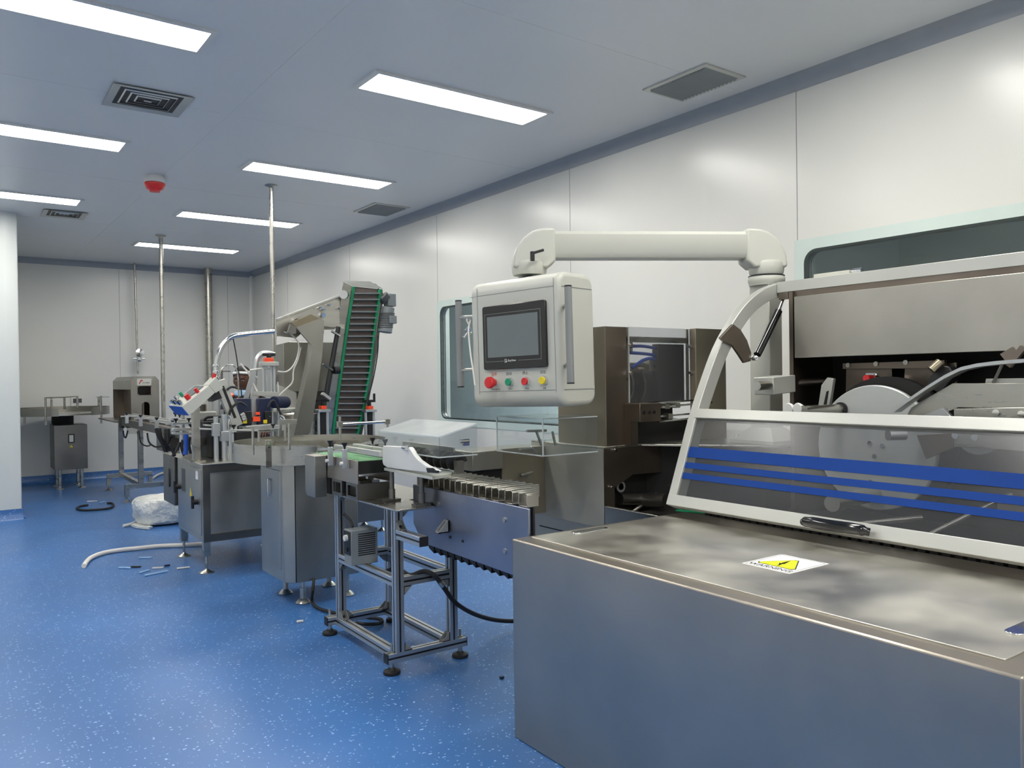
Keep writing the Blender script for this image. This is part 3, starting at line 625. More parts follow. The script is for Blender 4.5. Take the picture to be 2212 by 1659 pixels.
tag(tg.tube(tp, .004, 8).build('tie_cord', 'hose_white'), 'white cord looped over the left handle of the control panel', 'cord')
m = MB(); m.tube([at(1005, 715, y=3.09), at(1012, 706, y=3.09), at(1018, 718, y=3.09), at(1012, 722, y=3.09)], .005, 8); m.cyl(at(1001, 730, y=3.09), at(1011, 715, y=3.09), .006)
tag(m.build('metal_clip', 'chrome'), 'bent chrome clip on the white cord beside the control panel', 'clip')
#PARTB
# ================================================================== TRANSFER HOUSING BESIDE THE CARTONER, ACRYLIC COVERS
tb = MB().box(1.98, 2.155, 3.12, 3.33, .84, .93).build('transfer_housing', 'steel_flat', cm, bev=.003)
MB().box(2.04, 2.155, 3.14, 3.3, .60, .838).build('transfer_column', 'cavity', cm)
MB().box(2.157, 2.419, 3.135, 3.147, .60, .932).build('transfer_plate', 'brown_satin', cm)
MB().box(2.157, 2.419, 3.147, 3.32, .90, .93).build('transfer_top', 'steel_flat', cm)
MB().cyl(at(1125, 1027, y=3.10), at(1150, 1020, y=3.10), .009).build('transfer_pin', 'steel', cm)
def cover_box(name, x0, x1, y0, y1, z0, z1, z1b, label, top='acrylic'):
    t = thing(name, ((x0+x1)/2, (y0+y1)/2, z0), label, 'cover', 'clear acrylic covers')
    e = .004
    MB().add([(x0, y0, z0), (x0, y1, z0), (x0, y1, z1), (x0, y0, z1), (x0+e, y0, z0), (x0+e, y1, z0), (x0+e, y1, z1), (x0+e, y0, z1)], [(0, 1, 2, 3), (4, 7, 6, 5), (0, 4, 5, 1), (1, 5, 6, 2), (2, 6, 7, 3), (3, 7, 4, 0)]).build('side_panel', 'acrylic', t)
    MB().prism([(x0+e, z0), (x1, z0), (x1, z1b-e), (x0+e, z1-e)], 'y', y0, y0+e).build('end_panel', 'acrylic', t)
    MB().prism([(x0, z1), (x1, z1b), (x1, z1b+e), (x0, z1+e)], 'y', y0, y1).build('top_panel', top, t)
    m = MB(); w_ = .005
    for a, b in (((x0, y0, z0), (x0, y0, z1)), ((x0, y0, z1), (x0, y1, z1)), ((x0, y0, z0), (x0, y1, z0)), ((x0, y0, z1), (x1, y0, z1b)), ((x0, y0, z0), (x1, y0, z0)), ((x0, y1, z0), (x0, y1, z1)), ((x0, y1, z1), (x1, y1, z1b)), ((x1, y0, z1b), (x1, y1, z1b))):
        m.bar(a, b, w_, w_, (0, 0, 1) if abs(a[2]-b[2]) < .1 else (0, 1, 0))
    m.build('edge_highlight', 'acrylic_highlight', t); return t  # pale bars painting highlights along the cover edges
cover_box('acrylic_cover', 2.10, 2.415, 2.735, 3.09, .932, 1.093, 1.093, 'clear square acrylic box beside the tall steel head, under the control panel')
c1 = cover_box('acrylic_cover', 1.65, 1.84, 2.86, 3.43, .947, 1.03, 1.078, 'long low sloping acrylic cover over the black timing screw', 'acrylic_reflection')
m = MB(); p = at(1000, 953, y=2.855); m.cyl(p+Vector((-.015, 0, 0)), p+Vector((.03, 0, 0)), .008); m.box(p.x, p.x+.03, p.y-.004, p.y+.01, p.z-.02, p.z+.008); m.build('hinge_clip', 'chrome', c1)
m = MB(); a = at(1075, 900, y=3.09)
for pts in ([(1138, 931), (1180, 930)], [(1158, 931), (1170, 962)], [(1193, 932), (1200, 962)], [(1120, 972), (1150, 968)], [(1148, 965), (1160, 978)]):
    m.cyl(at(*pts[0], y=2.9), at(*pts[1], y=2.9), .006)
m.build('pusher_rods', 'steel', cm)

# ================================================================== BUCKET CONVEYOR
bc = thing('bucket_conveyor', (1.82, 2.75, .5), 'short bucket infeed conveyor with bluish steel side plate and dark sawtooth return flights', 'conveyor')
sp_ = MB().prism([(3.19, .797), (3.19, .62), (3.11, .545), (2.31, .535), (2.31, .797)], 'x', 1.703, 1.713).build('side_plate', 'steel_blue', bc, bev=.002, label='bluish film-covered steel side plate')
MB().prism([(3.19, .797), (3.19, .62), (3.11, .545), (2.6, .535), (2.6, .797)], 'x', 1.94, 1.95).build('side_plate', 'steel_dark', bc)
for px, py in ((948, 1088), (949, 1148), (973, 1160), (1000, 1169), (1090, 1123), (1091, 1190)):
    p = at(px, py, x=1.703); MB().cyl(p, p+Vector((-.004, 0, 0)), .006 if px in (973, 1000) else .010, n=14).build('screw', 'black' if px in (973, 1000) else 'steel', bc)
MB().box(1.714, 1.94, 2.56, 3.17, .775, .790).build('chain_bed', 'steel_dark', bc)
bk = None
for k in range(9):
    y = 3.155-.0925*k; m = MB(); xe = 1.935 if k < 7 else (1.86 if k == 7 else 1.79)
    for yy in (y, y-.05): m.box(1.735, xe, yy-.0035, yy, .792, .838)
    m.box(1.735, xe, y-.05, y, .790, .795)
    for yy in (y, y-.05): m.box(1.735, xe, yy-.012 if yy == y else yy-.0035, yy if yy == y else yy+.009, .838, .842)
    m.build('bucket', 'steel', bc, bev=.0015)
for k in range(13):
    y = 3.085-.0565*k
    MB().prism([(y, .546), (y-.05, .538), (y-.05, .508), (y-.004, .525)], 'x', 1.72, 1.93).build('return_flight', 'black', bc)

# ================================================================== ALUMINIUM STAND
st = thing('aluminium_stand', (1.71, 3.44, 0), 'slotted aluminium profile stand on four black round feet, in the middle of the floor', 'stand')
def profile(p0, p1, w_=.04, caps=()):
    """slotted 40 mm profile: body plus dark grooves on its four sides"""
    p0 = Vector(p0); p1 = Vector(p1); d = (p1-p0).normalized(); up_ = (0, 0, 1) if abs(d.z) < .5 else (0, 1, 0)
    m = MB(); h = w_/2; g = .0045; dp = .004
    pr = []
    for k in range(4):   # cross-section with a groove in every side
        for q in ((h, -h+.001), (h, -g), (h-dp, -g), (h-dp, g), (h, g), (h, h-.001)):
            c_, s_ = math.cos(PI/2*k), math.sin(PI/2*k); pr.append((q[0]*c_-q[1]*s_, q[0]*s_+q[1]*c_))
    a = d.cross(Vector(up_)).normalized(); b = a.cross(d); n = len(pr)
    vs = [p0+a*u+b*v for u, v in pr]+[p1+a*u+b*v for u, v in pr]
    m.add(vs, [tuple(range(n)), tuple(range(2*n-1, n-1, -1))]+[(i, (i+1) % n, (i+1) % n+n, i+n) for i in range(n)])
    g_ = MB()
    for k in range(4):
        v_ = [a, b, -a, -b][k]; u_ = [b, a, b, a][k]
        c0 = p0+v_*(h-dp+.0006); c1 = p1+v_*(h-dp+.0006); e = g-.0002
        g_.add([c0+u_*e, c0-u_*e, c1-u_*e, c1+u_*e, c0+u_*e-v_*.001, c0-u_*e-v_*.001, c1-u_*e-v_*.001, c1+u_*e-v_*.001], [(0, 1, 2, 3), (4, 7, 6, 5), (0, 4, 5, 1), (2, 6, 7, 3)])
    return m, g_
def rail(name, p0, p1, parent):
    m, g = profile(p0, p1); o = m.build(name, 'alu', parent, smooth=False); g.build('slot_insert', 'black', o, smooth=False); return o
xa, xb, ya, yb = 1.574, 1.845, 3.10, 3.72
for x, y, z in ((xa, ya, .715), (xa, yb, .715), (xb, yb, .715), (xb, ya, .50)): rail('post', (x, y, .09), (x, y, z), st)
rail('base_rail', (1.515, 3.10, .07), (1.91, 3.10, .07), st); rail('base_rail', (1.515, 3.767, .07), (1.91, 3.767, .07), st)
rail('base_rail', (xa, 3.12, .07), (xa, 3.747, .07), st); rail('base_rail', (xb, 3.12, .07), (xb, 3.747, .07), st)
for x in (xa, xb): rail('middle_rail', (x, 3.12, .392), (x, 3.70, .392), st)
rail('middle_rail', (1.594, 3.10, .394), (1.825, 3.10, .394), st); rail('middle_rail', (1.594, 3.72, .394), (1.825, 3.72, .394), st)
rail('bracket_rail', (1.577, 3.078, .605), (1.577, 2.868, .605), st)
for a in ((1.511, 1.515, 3.08, 3.12), (1.91, 1.914, 3.08, 3.12), (1.511, 1.515, 3.747, 3.787)): MB().box(*a, .05, .09).build('end_cap', 'black', st)
MB().box(1.557, 1.597, 2.864, 2.868, .585, .625).build('end_cap', 'black', st)
for x, y in ((1.54, 3.10), (1.887, 3.10), (1.535, 3.775), (1.887, 3.775)):
    m = MB(); m.lathe([(.001, 0), (.036, 0), (.038, .006), (.036, .014), (.018, .020), (.014, .026), (.001, .026)], (x, y, 0), 'z', 28); f_ = m.build('foot', 'rubber', st, label='round black levelling foot')
    m = MB(); m.cyl((x, y, .026), (x, y, .05), .010); m.cyl((x, y, .05), (x, y, .128), .006); m.cyl((x, y, .09), (x, y, .096), .012, n=6); m.build('threaded_rod', 'steel', f_)
def gusset(p, u, v, wd=.034, s=.038):
    """corner bracket: p corner, u and v the two leg directions"""
    p = Vector(p); u = Vector(u); v = Vector(v); n = u.cross(v).normalized(); m = MB()
    for o_ in (-wd/2, wd/2-.004):
        q = p+n*o_; vs = [q, q+u*s, q+u*s+v*.005, q+v*s+u*.005, q+v*s]; k = 5
        m.add(vs+[a+n*.004 for a in vs], [tuple(range(k)), tuple(range(2*k-1, k-1, -1))]+[(i, (i+1) % k, (i+1) % k+k, i+k) for i in range(k)])
    for a, b in ((u, v), (v, u)): q = p-n*wd/2; m.add([q, q+a*s, q+a*s+n*wd, q+n*wd, q+b*.004, q+a*s+b*.004, q+a*s+b*.004+n*wd, q+b*.004+n*wd], [(0, 1, 2, 3), (4, 7, 6, 5), (0, 4, 5, 1), (1, 5, 6, 2), (2, 6, 7, 3), (3, 7, 4, 0)])
    g = m.build('corner_bracket', 'grey', st)
    c_ = p+(u+v)*s*.32; MB().cyl(c_, c_+(u+v).normalized()*.006, .006, n=8).build('bracket_screw', 'black', g)
X, Y, Z = Vector((1, 0, 0)), Vector((0, 1, 0)), Vector((0, 0, 1))
gusset((xa, yb-.02, .09), -Y, Z); gusset((xa+.02, ya, .09), X, Z); gusset((xb-.02, ya, .09), -X, Z); gusset((xb, ya+.02, .09), Y, Z)
gusset((xa+.02, yb, .09), X, Z); gusset((xb-.02, yb, .09), -X, Z); gusset((xb, yb-.02, .09), -Y, Z)
gusset((xa, yb-.02, .372), -Y, -Z); gusset((xa+.02, ya, .374), X, -Z); gusset((xb-.02, ya, .374), -X, -Z); gusset((xb, yb-.02, .372), -Y, -Z); gusset((xb-.02, yb, .374), -X, -Z)
gusset((xa, ya-.02, .625), -Y, Z); gusset((1.70, 2.885, .628), -X, Z, .03, .05); gusset((xa, yb-.02, .715), -Y, -Z); gusset((xa+.02, ya, .715), X, -Z)
MB().prism([(1.515, 2.983), (1.698, 2.983), (1.698, 3.225), (1.90, 3.225), (1.90, 3.77), (1.515, 3.77)], 'z', .717, .725).build('table_plate', 'steel', st, bev=.001)
mc_ = thing('motor_controller', (1.57, 3.46, .412), 'grey slotted controller box with white knob hanging on the aluminium stand', 'controller')
MB().prism([(1.50, .412), (1.635, .412), (1.635, .575), (1.50, .575)], 'y', 3.42, 3.50).build('case', 'tape_grey', mc_, bev=.003)
m = MB()
for k in range(11): m.box(1.535, 1.622, 3.4185, 3.422, .455+k*.0098, .4595+k*.0098)
m.build('ventilation_slots', 'black', mc_)
MB().box(1.497, 1.501, 3.425, 3.495, .46, .568).build('front_panel', 'black', mc_)
p = Vector((1.497, 3.46, .538)); MB().lathe([(.015, 1.497), (.014, 1.483), (.001, 1.482)], (0, 3.46, .538), 'x', 20).build('speed_knob', 'white', mc_)
MB().box(1.492, 1.498, 3.45, 3.47, .475, .495).build('rocker_switch', 'black', mc_)

# ================================================================== BELT CONVEYOR on the stand, guide rails, white side guide
bl = thing('belt_conveyor', (1.58, 3.5, .725), 'small green belt conveyor in a steel housing on the aluminium stand', 'conveyor')
MB().box(1.497, 1.502, 3.332, 3.90, .80, .908).build('side_plate', 'steel_box', bl, bev=.001)
MB().box(1.662, 1.667, 3.332, 3.90, .80, .908).build('side_plate', 'steel_box', bl)
def frame(y0, y1):
    m = MB(); x0, x1 = 1.497, 1.502
    m.box(x0, x1, y0, y0+.016, .726, .80); m.box(x0, x1, y1-.016, y1, .726, .80); m.box(x0, x1, y0+.016, y1-.016, .726, .74); m.box(x0, x1, y0+.016, y1-.016, .788, .80)
    m.build('support_frame', 'steel_dark', bl)
frame(3.335, 3.46); frame(3.51, 3.63)
for a in ((1.503, 1.66, 3.34, 3.352), (1.503, 1.66, 3.60, 3.612), (1.56, 1.62, 3.44, 3.56)): MB().box(*a, .726, .80).build('support_web', 'steel_dark', bl)
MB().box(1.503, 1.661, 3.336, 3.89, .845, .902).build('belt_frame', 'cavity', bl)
MB().box(1.506, 1.658, 3.345, 3.89, .9025, .9045).build('green_belt', 'belt_green', bl, label='light green conveyor belt')
m = MB(); m.prism([(3.69, .907), (3.82, .907), (3.82, .73), (3.80, .705), (3.69, .705)], 'x', 1.435, 1.495); m.build('drive_cover', 'steel_far', bl, bev=.002)
m = MB(); m.box(1.50, 1.53, 3.66, 3.70, .72, .80); m.build('drive_motor', 'cavity', bl)
for a, b in (((745, 962), (832, 995)), ((715, 970), (832, 990))):
    pass
MB().bar((1.545, 3.70, .945), (1.545, 3.19, .945), .014, .026).build('guide_rail', 'alu_white', bl, bev=.002)
MB().bar((1.636, 3.68, .945), (1.636, 3.19, .945), .014, .026).build('guide_rail', 'alu_white', bl, bev=.002)
for y, zt in ((3.60, 0), (3.43, 0)):
    m = MB(); m.box(1.468, 1.490, y-.008, y+.008, .865, .955); c = m.build('guide_clamp', 'alu', bl, bev=.002)
    MB().lathe([(.004, .955), (.005, .965), (.014, .982), (.014, .986), (.001, .987)], (1.479, y, 0), 'z', 14).build('clamp_knob', 'black', c)
    MB().bar((1.42, y, .948), (1.62, y, .948), .010, .010).build('guide_rod', 'chrome', c)
    m = MB(); m.cyl((1.468, y, .89), (1.455, y, .89), .008); m.build('clamp_screw', 'white', c)
for y in (3.62, 3.48):
    m = MB(); m.box(1.70, 1.72, y-.008, y+.008, .865, .955); c = m.build('guide_clamp', 'alu', bl)
    MB().lathe([(.004, .955), (.005, .965), (.014, .982), (.014, .986), (.001, .987)], (1.71, y, 0), 'z', 14).build('clamp_knob', 'black', c)
    MB().bar((1.63, y, .948), (1.74, y, .948), .010, .010).build('guide_rod', 'chrome', c)
wg = thing('side_guide', (1.62, 3.05, .725), 'thick white plastic side guide with sloping tail and black tip, on two steel posts', 'guide')
pl = [(826, 966), (829, 963), (882, 966), (886, 970), (893, 982), (903, 994), (920, 1006), (938, 1014), (944, 1018), (942, 1023), (900, 1018), (860, 1013), (836, 1010), (828, 1004), (826, 998)]
P = [at(a, b, x=1.60) for a, b in pl]; k = len(P); n_ = Vector((.022, 0, 0))
MB().add(P+[p+n_ for p in P], [tuple(range(k)), tuple(range(2*k-1, k-1, -1))]+[(i, (i+1) % k, (i+1) % k+k, i+k) for i in range(k)]).build('guide_block', 'white', wg, bev=.002)
MB().prism([(1.60, 2.83), (1.60, 3.27), (1.70, 3.27), (1.77, 3.12), (1.78, 2.99), (1.755, 2.92), (1.70, 2.86)], 'z', .862, .874).build('slide_plate', 'cream', wg)
m = MB(); P = [at(a, b, x=1.594) for a, b in ((920, 1011), (934, 1011), (939, 1016), (946, 1017), (945, 1022), (923, 1021))]; k = 6
m.add(P+[p+Vector((.006, 0, 0)) for p in P], [tuple(range(k)), tuple(range(2*k-1, k-1, -1))]+[(i, (i+1) % k, (i+1) % k+k, i+k) for i in range(k)]); m.build('black_tip', 'black', wg)
for x, y in ((1.62, 3.235), (1.66, 3.03)):
    m = MB(); m.cyl((x, y, .735), (x, y, .862), .011); m.cyl((x, y, .735), (x, y, .78), .015); m.build('support_post', 'steel_dark', wg)
    MB().box(x-.04, x+.035, y-.02, y+.02, .7255, .735).build('post_base', 'steel_dark', wg)
m = MB(); p = at(877, 967, x=1.60); m.cyl(p+Vector((0, -.02, 0)), p+Vector((0, .03, 0)), .008); m.cyl(p+Vector((0, -.012, .01)), p+Vector((0, -.012, -.01)), .011); m.build('guide_screw', 'chrome', wg)
ts = thing('timing_screw', (1.77, 3.17, .84), 'black spiral timing screw under the long acrylic cover', 'screw')
m = MB(); m.cyl((1.77, 2.89, .918), (1.77, 3.45, .918), .022)
n_ = 260; A = []; B = []
vs = []; fs = []
for i in range(n_+1):
    t_ = i/n_; an = 2*PI*9*t_; y = 2.90+.53*t_
    for r_, dy in ((.020, -.014), (.040, -.006), (.040, .006), (.020, .014)): vs.append((1.77+r_*math.cos(an), y+dy, .918+r_*math.sin(an)))
for i in range(n_):
    for k in range(4): fs.append((i*4+k, i*4+(k+1) % 4, i*4+4+(k+1) % 4, i*4+4+k))
m.add(vs, fs); m.build('spiral_roller', 'rubber', ts)
MB().box(1.74, 1.775, 2.865, 2.89, .8745, .925).build('bearing_block', 'steel_dark', ts)
tr_ = MB().box(1.865, 1.875, 3.10, 3.60, .90, .962)
tag(tr_.build('backing_rail', 'steel_flat', bev=.002), 'flat steel rail standing behind the black timing screw', 'rail')
MB().box(1.86, 1.88, 3.40, 3.44, .725, .90).build('rail_post', 'steel_dark', bpy.data.objects['backing_rail'])

# ================================================================== ACCUMULATION TURNTABLE with its cabinet
tt = thing('rotary_table', (1.73, 4.56, 0), 'near rotary bottle table with deep steel rim above a tall cabinet behind the aluminium stand', 'rotary table')
cb = [(1.518, 4.78), (1.518, 4.389), (1.567, 4.34), (1.95, 4.34), (1.95, 4.78)]
cab = MB().prism(cb, 'z', .135, .80).build('cabinet', 'steel_flat', tt, bev=.003)
MB().box(1.5675, 1.5725, 4.3385, 4.342, .14, .795).build('panel_seam', 'black', cab)
d_ = MB().box(1.515, 1.519, 4.43, 4.73, .20, .765).build('door', 'steel_flat', cab, bev=.002)
m = MB(); m.tube([(1.514, 4.60, .70), (1.505, 4.60, .70), (1.503, 4.60, .66), (1.505, 4.60, .61), (1.514, 4.60, .61)], .005, 8); m.build('door_handle', 'chrome', d_)
for x, y in ((1.62, 4.66), (1.63, 4.40), (1.90, 4.67), (1.90, 4.40)):
    m = MB(); m.lathe([(.001, 0), (.040, 0), (.042, .006), (.030, .020), (.017, .03), (.017, .09), (.013, .092), (.013, .136), (.001, .136)], (x, y, 0), 'z', 24); m.build('foot', 'steel', tt)
cx, cy, r_ = 1.79, 4.66, .455
MB().lathe([(.001, .815), (r_-.01, .815), (r_-.01, .832), (.001, .832)], (cx, cy, 0), 'z', 56).build('turning_disc', 'steel', tt)
MB().lathe([(.001, .80), (.20, .80), (.20, .815), (.001, .815)], (cx, cy, 0), 'z', 32).build('drive_drum', 'cavity', tt)
def rim(a0, a1, r, z0, z1, th=.004, n=48):
    m = MB(); vs = []; fs = []
    for i in range(n+1):
        a = R(a0+(a1-a0)*i/n)
        for rr, zz in ((r, z0), (r, z1), (r-th, z1), (r-th, z0)): vs.append((cx+rr*math.cos(a), cy+rr*math.sin(a), zz))
    for i in range(n):
        for k in range(4): fs.append((i*4+k, i*4+(k+1) % 4, i*4+4+(k+1) % 4, i*4+4+k))
    fs += [(3, 2, 1, 0), (n*4, n*4+1, n*4+2, n*4+3)]; return m.add(vs, fs)
rim(-50, 253, r_, .805, .915).build('rim', 'steel', tt)
MB().bar((1.655, 4.225, .865), (1.60, 3.93, .865), .004, .105).build('exit_wall', 'steel', tt)
MB().bar((2.08, 4.31, .87), (1.69, 3.93, .87), .004, .105).build('exit_wall', 'steel', tt)
MB().bar((1.80, 4.60, .875), (2.08, 4.31, .875), .004, .08).build('inner_wall', 'steel', tt)
MB().bar((1.60, 4.75, .875), (1.84, 4.50, .875), .004, .08).build('inner_wall', 'steel', tt)
MB().bar((1.628, 4.10, .86), (1.638, 4.15, .86), .012, .06).build('hinge_plate', 'steel_dark', tt)
def tpost(px, py0, py1, y, r=.006, m_='steel', par=None, name='bracket_post'):
    a = at(px, py0, y=y); b = at(px, py1, y=y); b = Vector((a.x, a.y, b.z)); return MB().cyl(a, b, r).build(name, m_, par or tt)
for px, a, b, y in ((546, 925, 983, 4.36), (559, 928, 955, 4.45), (624, 915, 972, 4.17), (616, 912, 952, 4.5)): tpost(px, a, b, y, .007)
m = MB(); a = at(603, 912, y=4.3); b = at(640, 911, y=4.3); m.bar(a, b, .02, .028); m.build('rod_block', 'steel', tt)
a = at(573, 951, y=4.27); m = MB(); m.box(a.x, a.x+.032, a.y-.006, a.y, a.z-.148, a.z); m.build('rim_strap', 'steel', tt, bev=.001)
for dz in (-.018, -.038): MB().cyl((a.x+.016, a.y-.007, a.z+dz), (a.x+.016, a.y-.012, a.z+dz), .006, n=10).build('strap_bolt', 'chrome', tt)
m = MB(); a = at(734, 917, y=4.15); b = at(836, 911, y=4.15); m.cyl(a, b, .008); m.build('cross_rod', 'chrome', tt)
tpost(734, 900, 950, 4.15, .007); tpost(837, 905, 924, 4.15, .007)
for px, py in ((734, 917), (836, 911)): p = at(px, py, y=4.15); MB().box(p.x-.014, p.x+.014, p.y-.012, p.y+.012, p.z-.014, p.z+.014).build('rod_clamp', 'steel', tt)
b_ = MB().lathe([(.001, .834), (.03, .834), (.03, .85), (.001, .852)], (1.93, 4.40, 0), 'z', 20); tag(b_.build('yellow_cap', 'yellow'), 'round yellow cap lying on the near rotary table', 'cap')

# ================================================================== LABELLING MACHINE
lm = thing('labelling_machine', (1.72, 5.85, 0), 'crowded labelling machine on a steel cabinet with slanted cream operator box and arched chrome tubes', 'machine')
y0, y1, x0, x1, zb, zt = 5.45, 6.17, 1.35, 2.03, .212, .732
m = MB(); m.box(x0, x1, y0+.012, y1, zb, zt-.006); cabl = m.build('cabinet', 'steel_flat', lm, bev=.002)
m = MB(); m.box(x0, x0+.045, y0, y0+.012, zb, zt-.006); m.box(x1-.045, x1, y0, y0+.012, zb, zt-.006); m.box(x0+.045, x1-.045, y0, y0+.012, zt-.06, zt-.006); m.box(x0+.045, x1-.045, y0, y0+.012, zb, zb+.05)
m.build('cabinet_frame', 'steel_dark', lm)
MB().box(x0-.012, x1+.01, y0-.01, 6.62, zt-.006, zt).build('table_top', 'steel', lm, bev=.001)
dr = MB().box(x0-.005, x0, 5.50, 6.14, .25, .69).build('door', 'steel_flat', cabl, bev=.002)
for y, z in ((5.57, .47), (6.08, .52)):
    m = MB(); m.cyl((x0-.006, y, z), (x0-.04, y, z), .018); m.cyl((x0-.04, y, z-.042), (x0-.04, y, z+.042), .010); m.build('door_knob', 'black', dr)
m = MB(); m.prism([(5.735, .485), (5.80, .485), (5.768, .545)], 'x', x0-.0065, x0-.005); m.build('warning_triangle', 'yellow', dr)
MB().box(x0-.0065, x0-.005, 5.56, 5.62, .62, .675).build('paper_label', 'paper', dr)
MB().box(x0-.0065, x0-.005, 5.92, 6.02, .50, .66).build('grey_label', 'grey_dark', dr)
sb = MB().box(1.335, 1.80, 6.21, 6.58, .365, .724).build('side_cabinet', 'steel_dark', lm, bev=.003)
m = MB(); m.prism([(6.36+.022*math.cos(t*PI/8), .56+.07*math.sin(t*PI/8)) for t in range(16)], 'x', 1.328, 1.335); m.build('oval_handle', 'black', sb)
def level_foot(x, y, zt, parent, r=.05, leg=True):
    m = MB()
    if leg: m.prism([(x-.022, y-.022), (x+.022, y-.022), (x+.022, y+.022), (x-.022, y+.022)], 'z', .115, zt)
    o = m.build('leg', 'steel', parent) if leg else parent
    MB().lathe([(.001, 0), (r, 0), (r, .006), (.016, .022), (.009, .03), (.009, .13), (.001, .13)], (x, y, 0), 'z', 24).build('levelling_foot', 'steel', o)
for x, y in ((1.377, 5.50), (1.377, 6.13), (1.99, 5.5), (1.99, 6.13)): level_foot(x, y, zb, lm)
# operator box
op = at(392.7, 878.6, y=5.62); off = at(365, 876, y=5.86)-op
side = [at(a, b, y=5.62) for a, b in ((392.7, 878.6), (451, 832.7), (465, 848), (417, 892), (408, 897))]
k = 5; m = MB(); m.add(side+[p+off for p in side], [tuple(range(k)), tuple(range(2*k-1, k-1, -1))]+[(i, (i+1) % k, (i+1) % k+k, i+k) for i in range(k)])
ob = m.build('operator_box', 'cream', lm, bev=.003, label='slanted cream operator box')
def onbox(u, v, h=0):   # u along the slanted top (0 low end .. 1 high end), v across
    p = side[0]+(side[1]-side[0])*u+off*v; n = (side[1]-side[0]).cross(off).normalized(); n = -n if n.z < 0 else n; return p+n*h, n
def bslab(u0, u1, v0, v1, h0, h1, mm, name):
    vs = [onbox(u, v, h)[0] for h in (h0, h1) for u, v in ((u0, v0), (u1, v0), (u1, v1), (u0, v1))]
    return MB().add(vs, [(0, 1, 2, 3), (7, 6, 5, 4), (0, 4, 5, 1), (1, 5, 6, 2), (2, 6, 7, 3), (3, 7, 4, 0)]).build(name, mm, ob)
bslab(.45, .95, .25, .85, .001, .006, 'screen', 'touch_screen')
for u, v, c, r in ((.36, .20, 'red', .018), (.66, .12, 'red', .012), (.45, .85, 'green', .012)):
    p, n = onbox(u, v); MB().cyl(p, p+n*.035, r, n=14).build('button', c, ob)
for i in range(5):
    p, n = onbox(.10, .15+.17*i); MB().cyl(p, p+n*.03, .009, .012, n=10).build('selector_knob', 'black' if i % 2 else 'chrome', ob)
p, n = onbox(.24, .75); MB().cyl(p, p+n*.04, .012, n=12).build('key_switch', 'chrome', ob)
dn = (side[4]-side[0]).normalized()*.004; m = MB(); q0, q1, q2, q3 = side[0], side[4], side[4]+off, side[0]+off
e_ = Vector((-.004, 0, -.002)); m.add([q0+e_, q1+e_, q2+e_, q3+e_, q0, q1, q2, q3], [(0, 1, 2, 3), (7, 6, 5, 4), (0, 4, 5, 1), (1, 5, 6, 2), (2, 6, 7, 3), (3, 7, 4, 0)]); m.build('blue_end_plate', 'blue_hose', ob)
quad([(451, 832), (467, 815), (482, 838), (466, 849)], y=5.63, th=.15).build('back_wing', 'cream', ob)
quad([(455, 852), (470, 838), (480, 860), (458, 868)], y=5.66, th=.1).build('back_cable_duct', 'black', ob)
p = at(461, 818, y=5.7); MB().cyl(p, p+Vector((.01, 0, .035)), .012).build('lamp_button', 'red', ob)
a = at(424, 985, y=5.66); MB().box(a.x-.024, a.x+.024, a.y-.022, a.y+.022, zt, 1.10).build('square_post', 'steel', lm, bev=.002)
MB().box(a.x-.05, a.x+.05, a.y-.05, a.y+.05, zt, zt+.012).build('post_flange', 'steel', lm)
def post(px, py0, py1, y, r=.013, mm='alu', par=lm, name='round_post'):
    a = at(px, py0, y=y); b = at(px, py1, y=y); return MB().cyl((a.x, a.y, a.z), (a.x, a.y, max(b.z, zt) if b.z < a.z else b.z), r).build(name, mm, par)
for px, a, b, y, r in ((466, 900, 1005, 5.6, .016), (484, 895, 1003, 5.6, .019), (497, 930, 1000, 5.58, .012), (447, 935, 995, 6.0, .022), (438, 880, 990, 6.2, .012), (457, 862, 935, 6.15, .014), (472, 860, 935, 6.1, .012), (600, 880, 955, 5.9, .010), (587, 865, 950, 5.9, .012)):
    post(px, a, b, y, r)
m = MB(); a = at(470, 930, y=5.7); m.lathe([(.001, zt), (.085, zt), (.085, 1.0), (.07, 1.01), (.001, 1.01)], (a.x+.02, 6.05, 0), 'z', 30); m.build('label_drum', 'grey_dark', lm)
for px, py, sx, sz in ((466, 928, .045, .09), (484, 942, .05, .07)): p = at(px, py, y=5.6); MB().box(p.x-sx/2, p.x+sx/2, p.y-.025, p.y+.025, p.z-sz/2, p.z+sz/2).build('post_clamp', 'alu', lm, bev=.003)
for (a, b), (c, d), y, w_, h_ in (((430, 926), (500, 929), 5.62, .02, .012), ((500, 929), (560, 930), 5.62, .014, .012), ((440, 918), (470, 921), 5.7, .05, .012), ((372, 915), (420, 913), 6.0, .03, .018), ((372, 928), (420, 926), 6.0, .05, .020), ((372, 936), (418, 937), 6.0, .05, .016), ((368, 905), (402, 910), 6.1, .07, .02), ((520, 926), (600, 922), 5.8, .09, .03), ((500, 935), (600, 930), 5.8, .012, .012), ((530, 922), (590, 917), 5.65, .02, .012)):
    MB().bar(at(a, b, y=y), at(c, d, y=y), w_, h_).build('conveyor_rail', 'alu_white', lm, bev=.002)
for px, py, y in ((380, 913, 5.98), (408, 912, 5.98), (379, 900, 6.1), (388, 902, 6.1), (412, 925, 6.0), (505, 927, 5.6), (590, 925, 5.6)):
    p = at(px, py, y=y); MB().lathe([(.005, 0), (.006, .012), (.016, .024), (.016, .03), (.001, .031)], tuple(p), 'z', 12).build('wing_knob', 'black', lm)
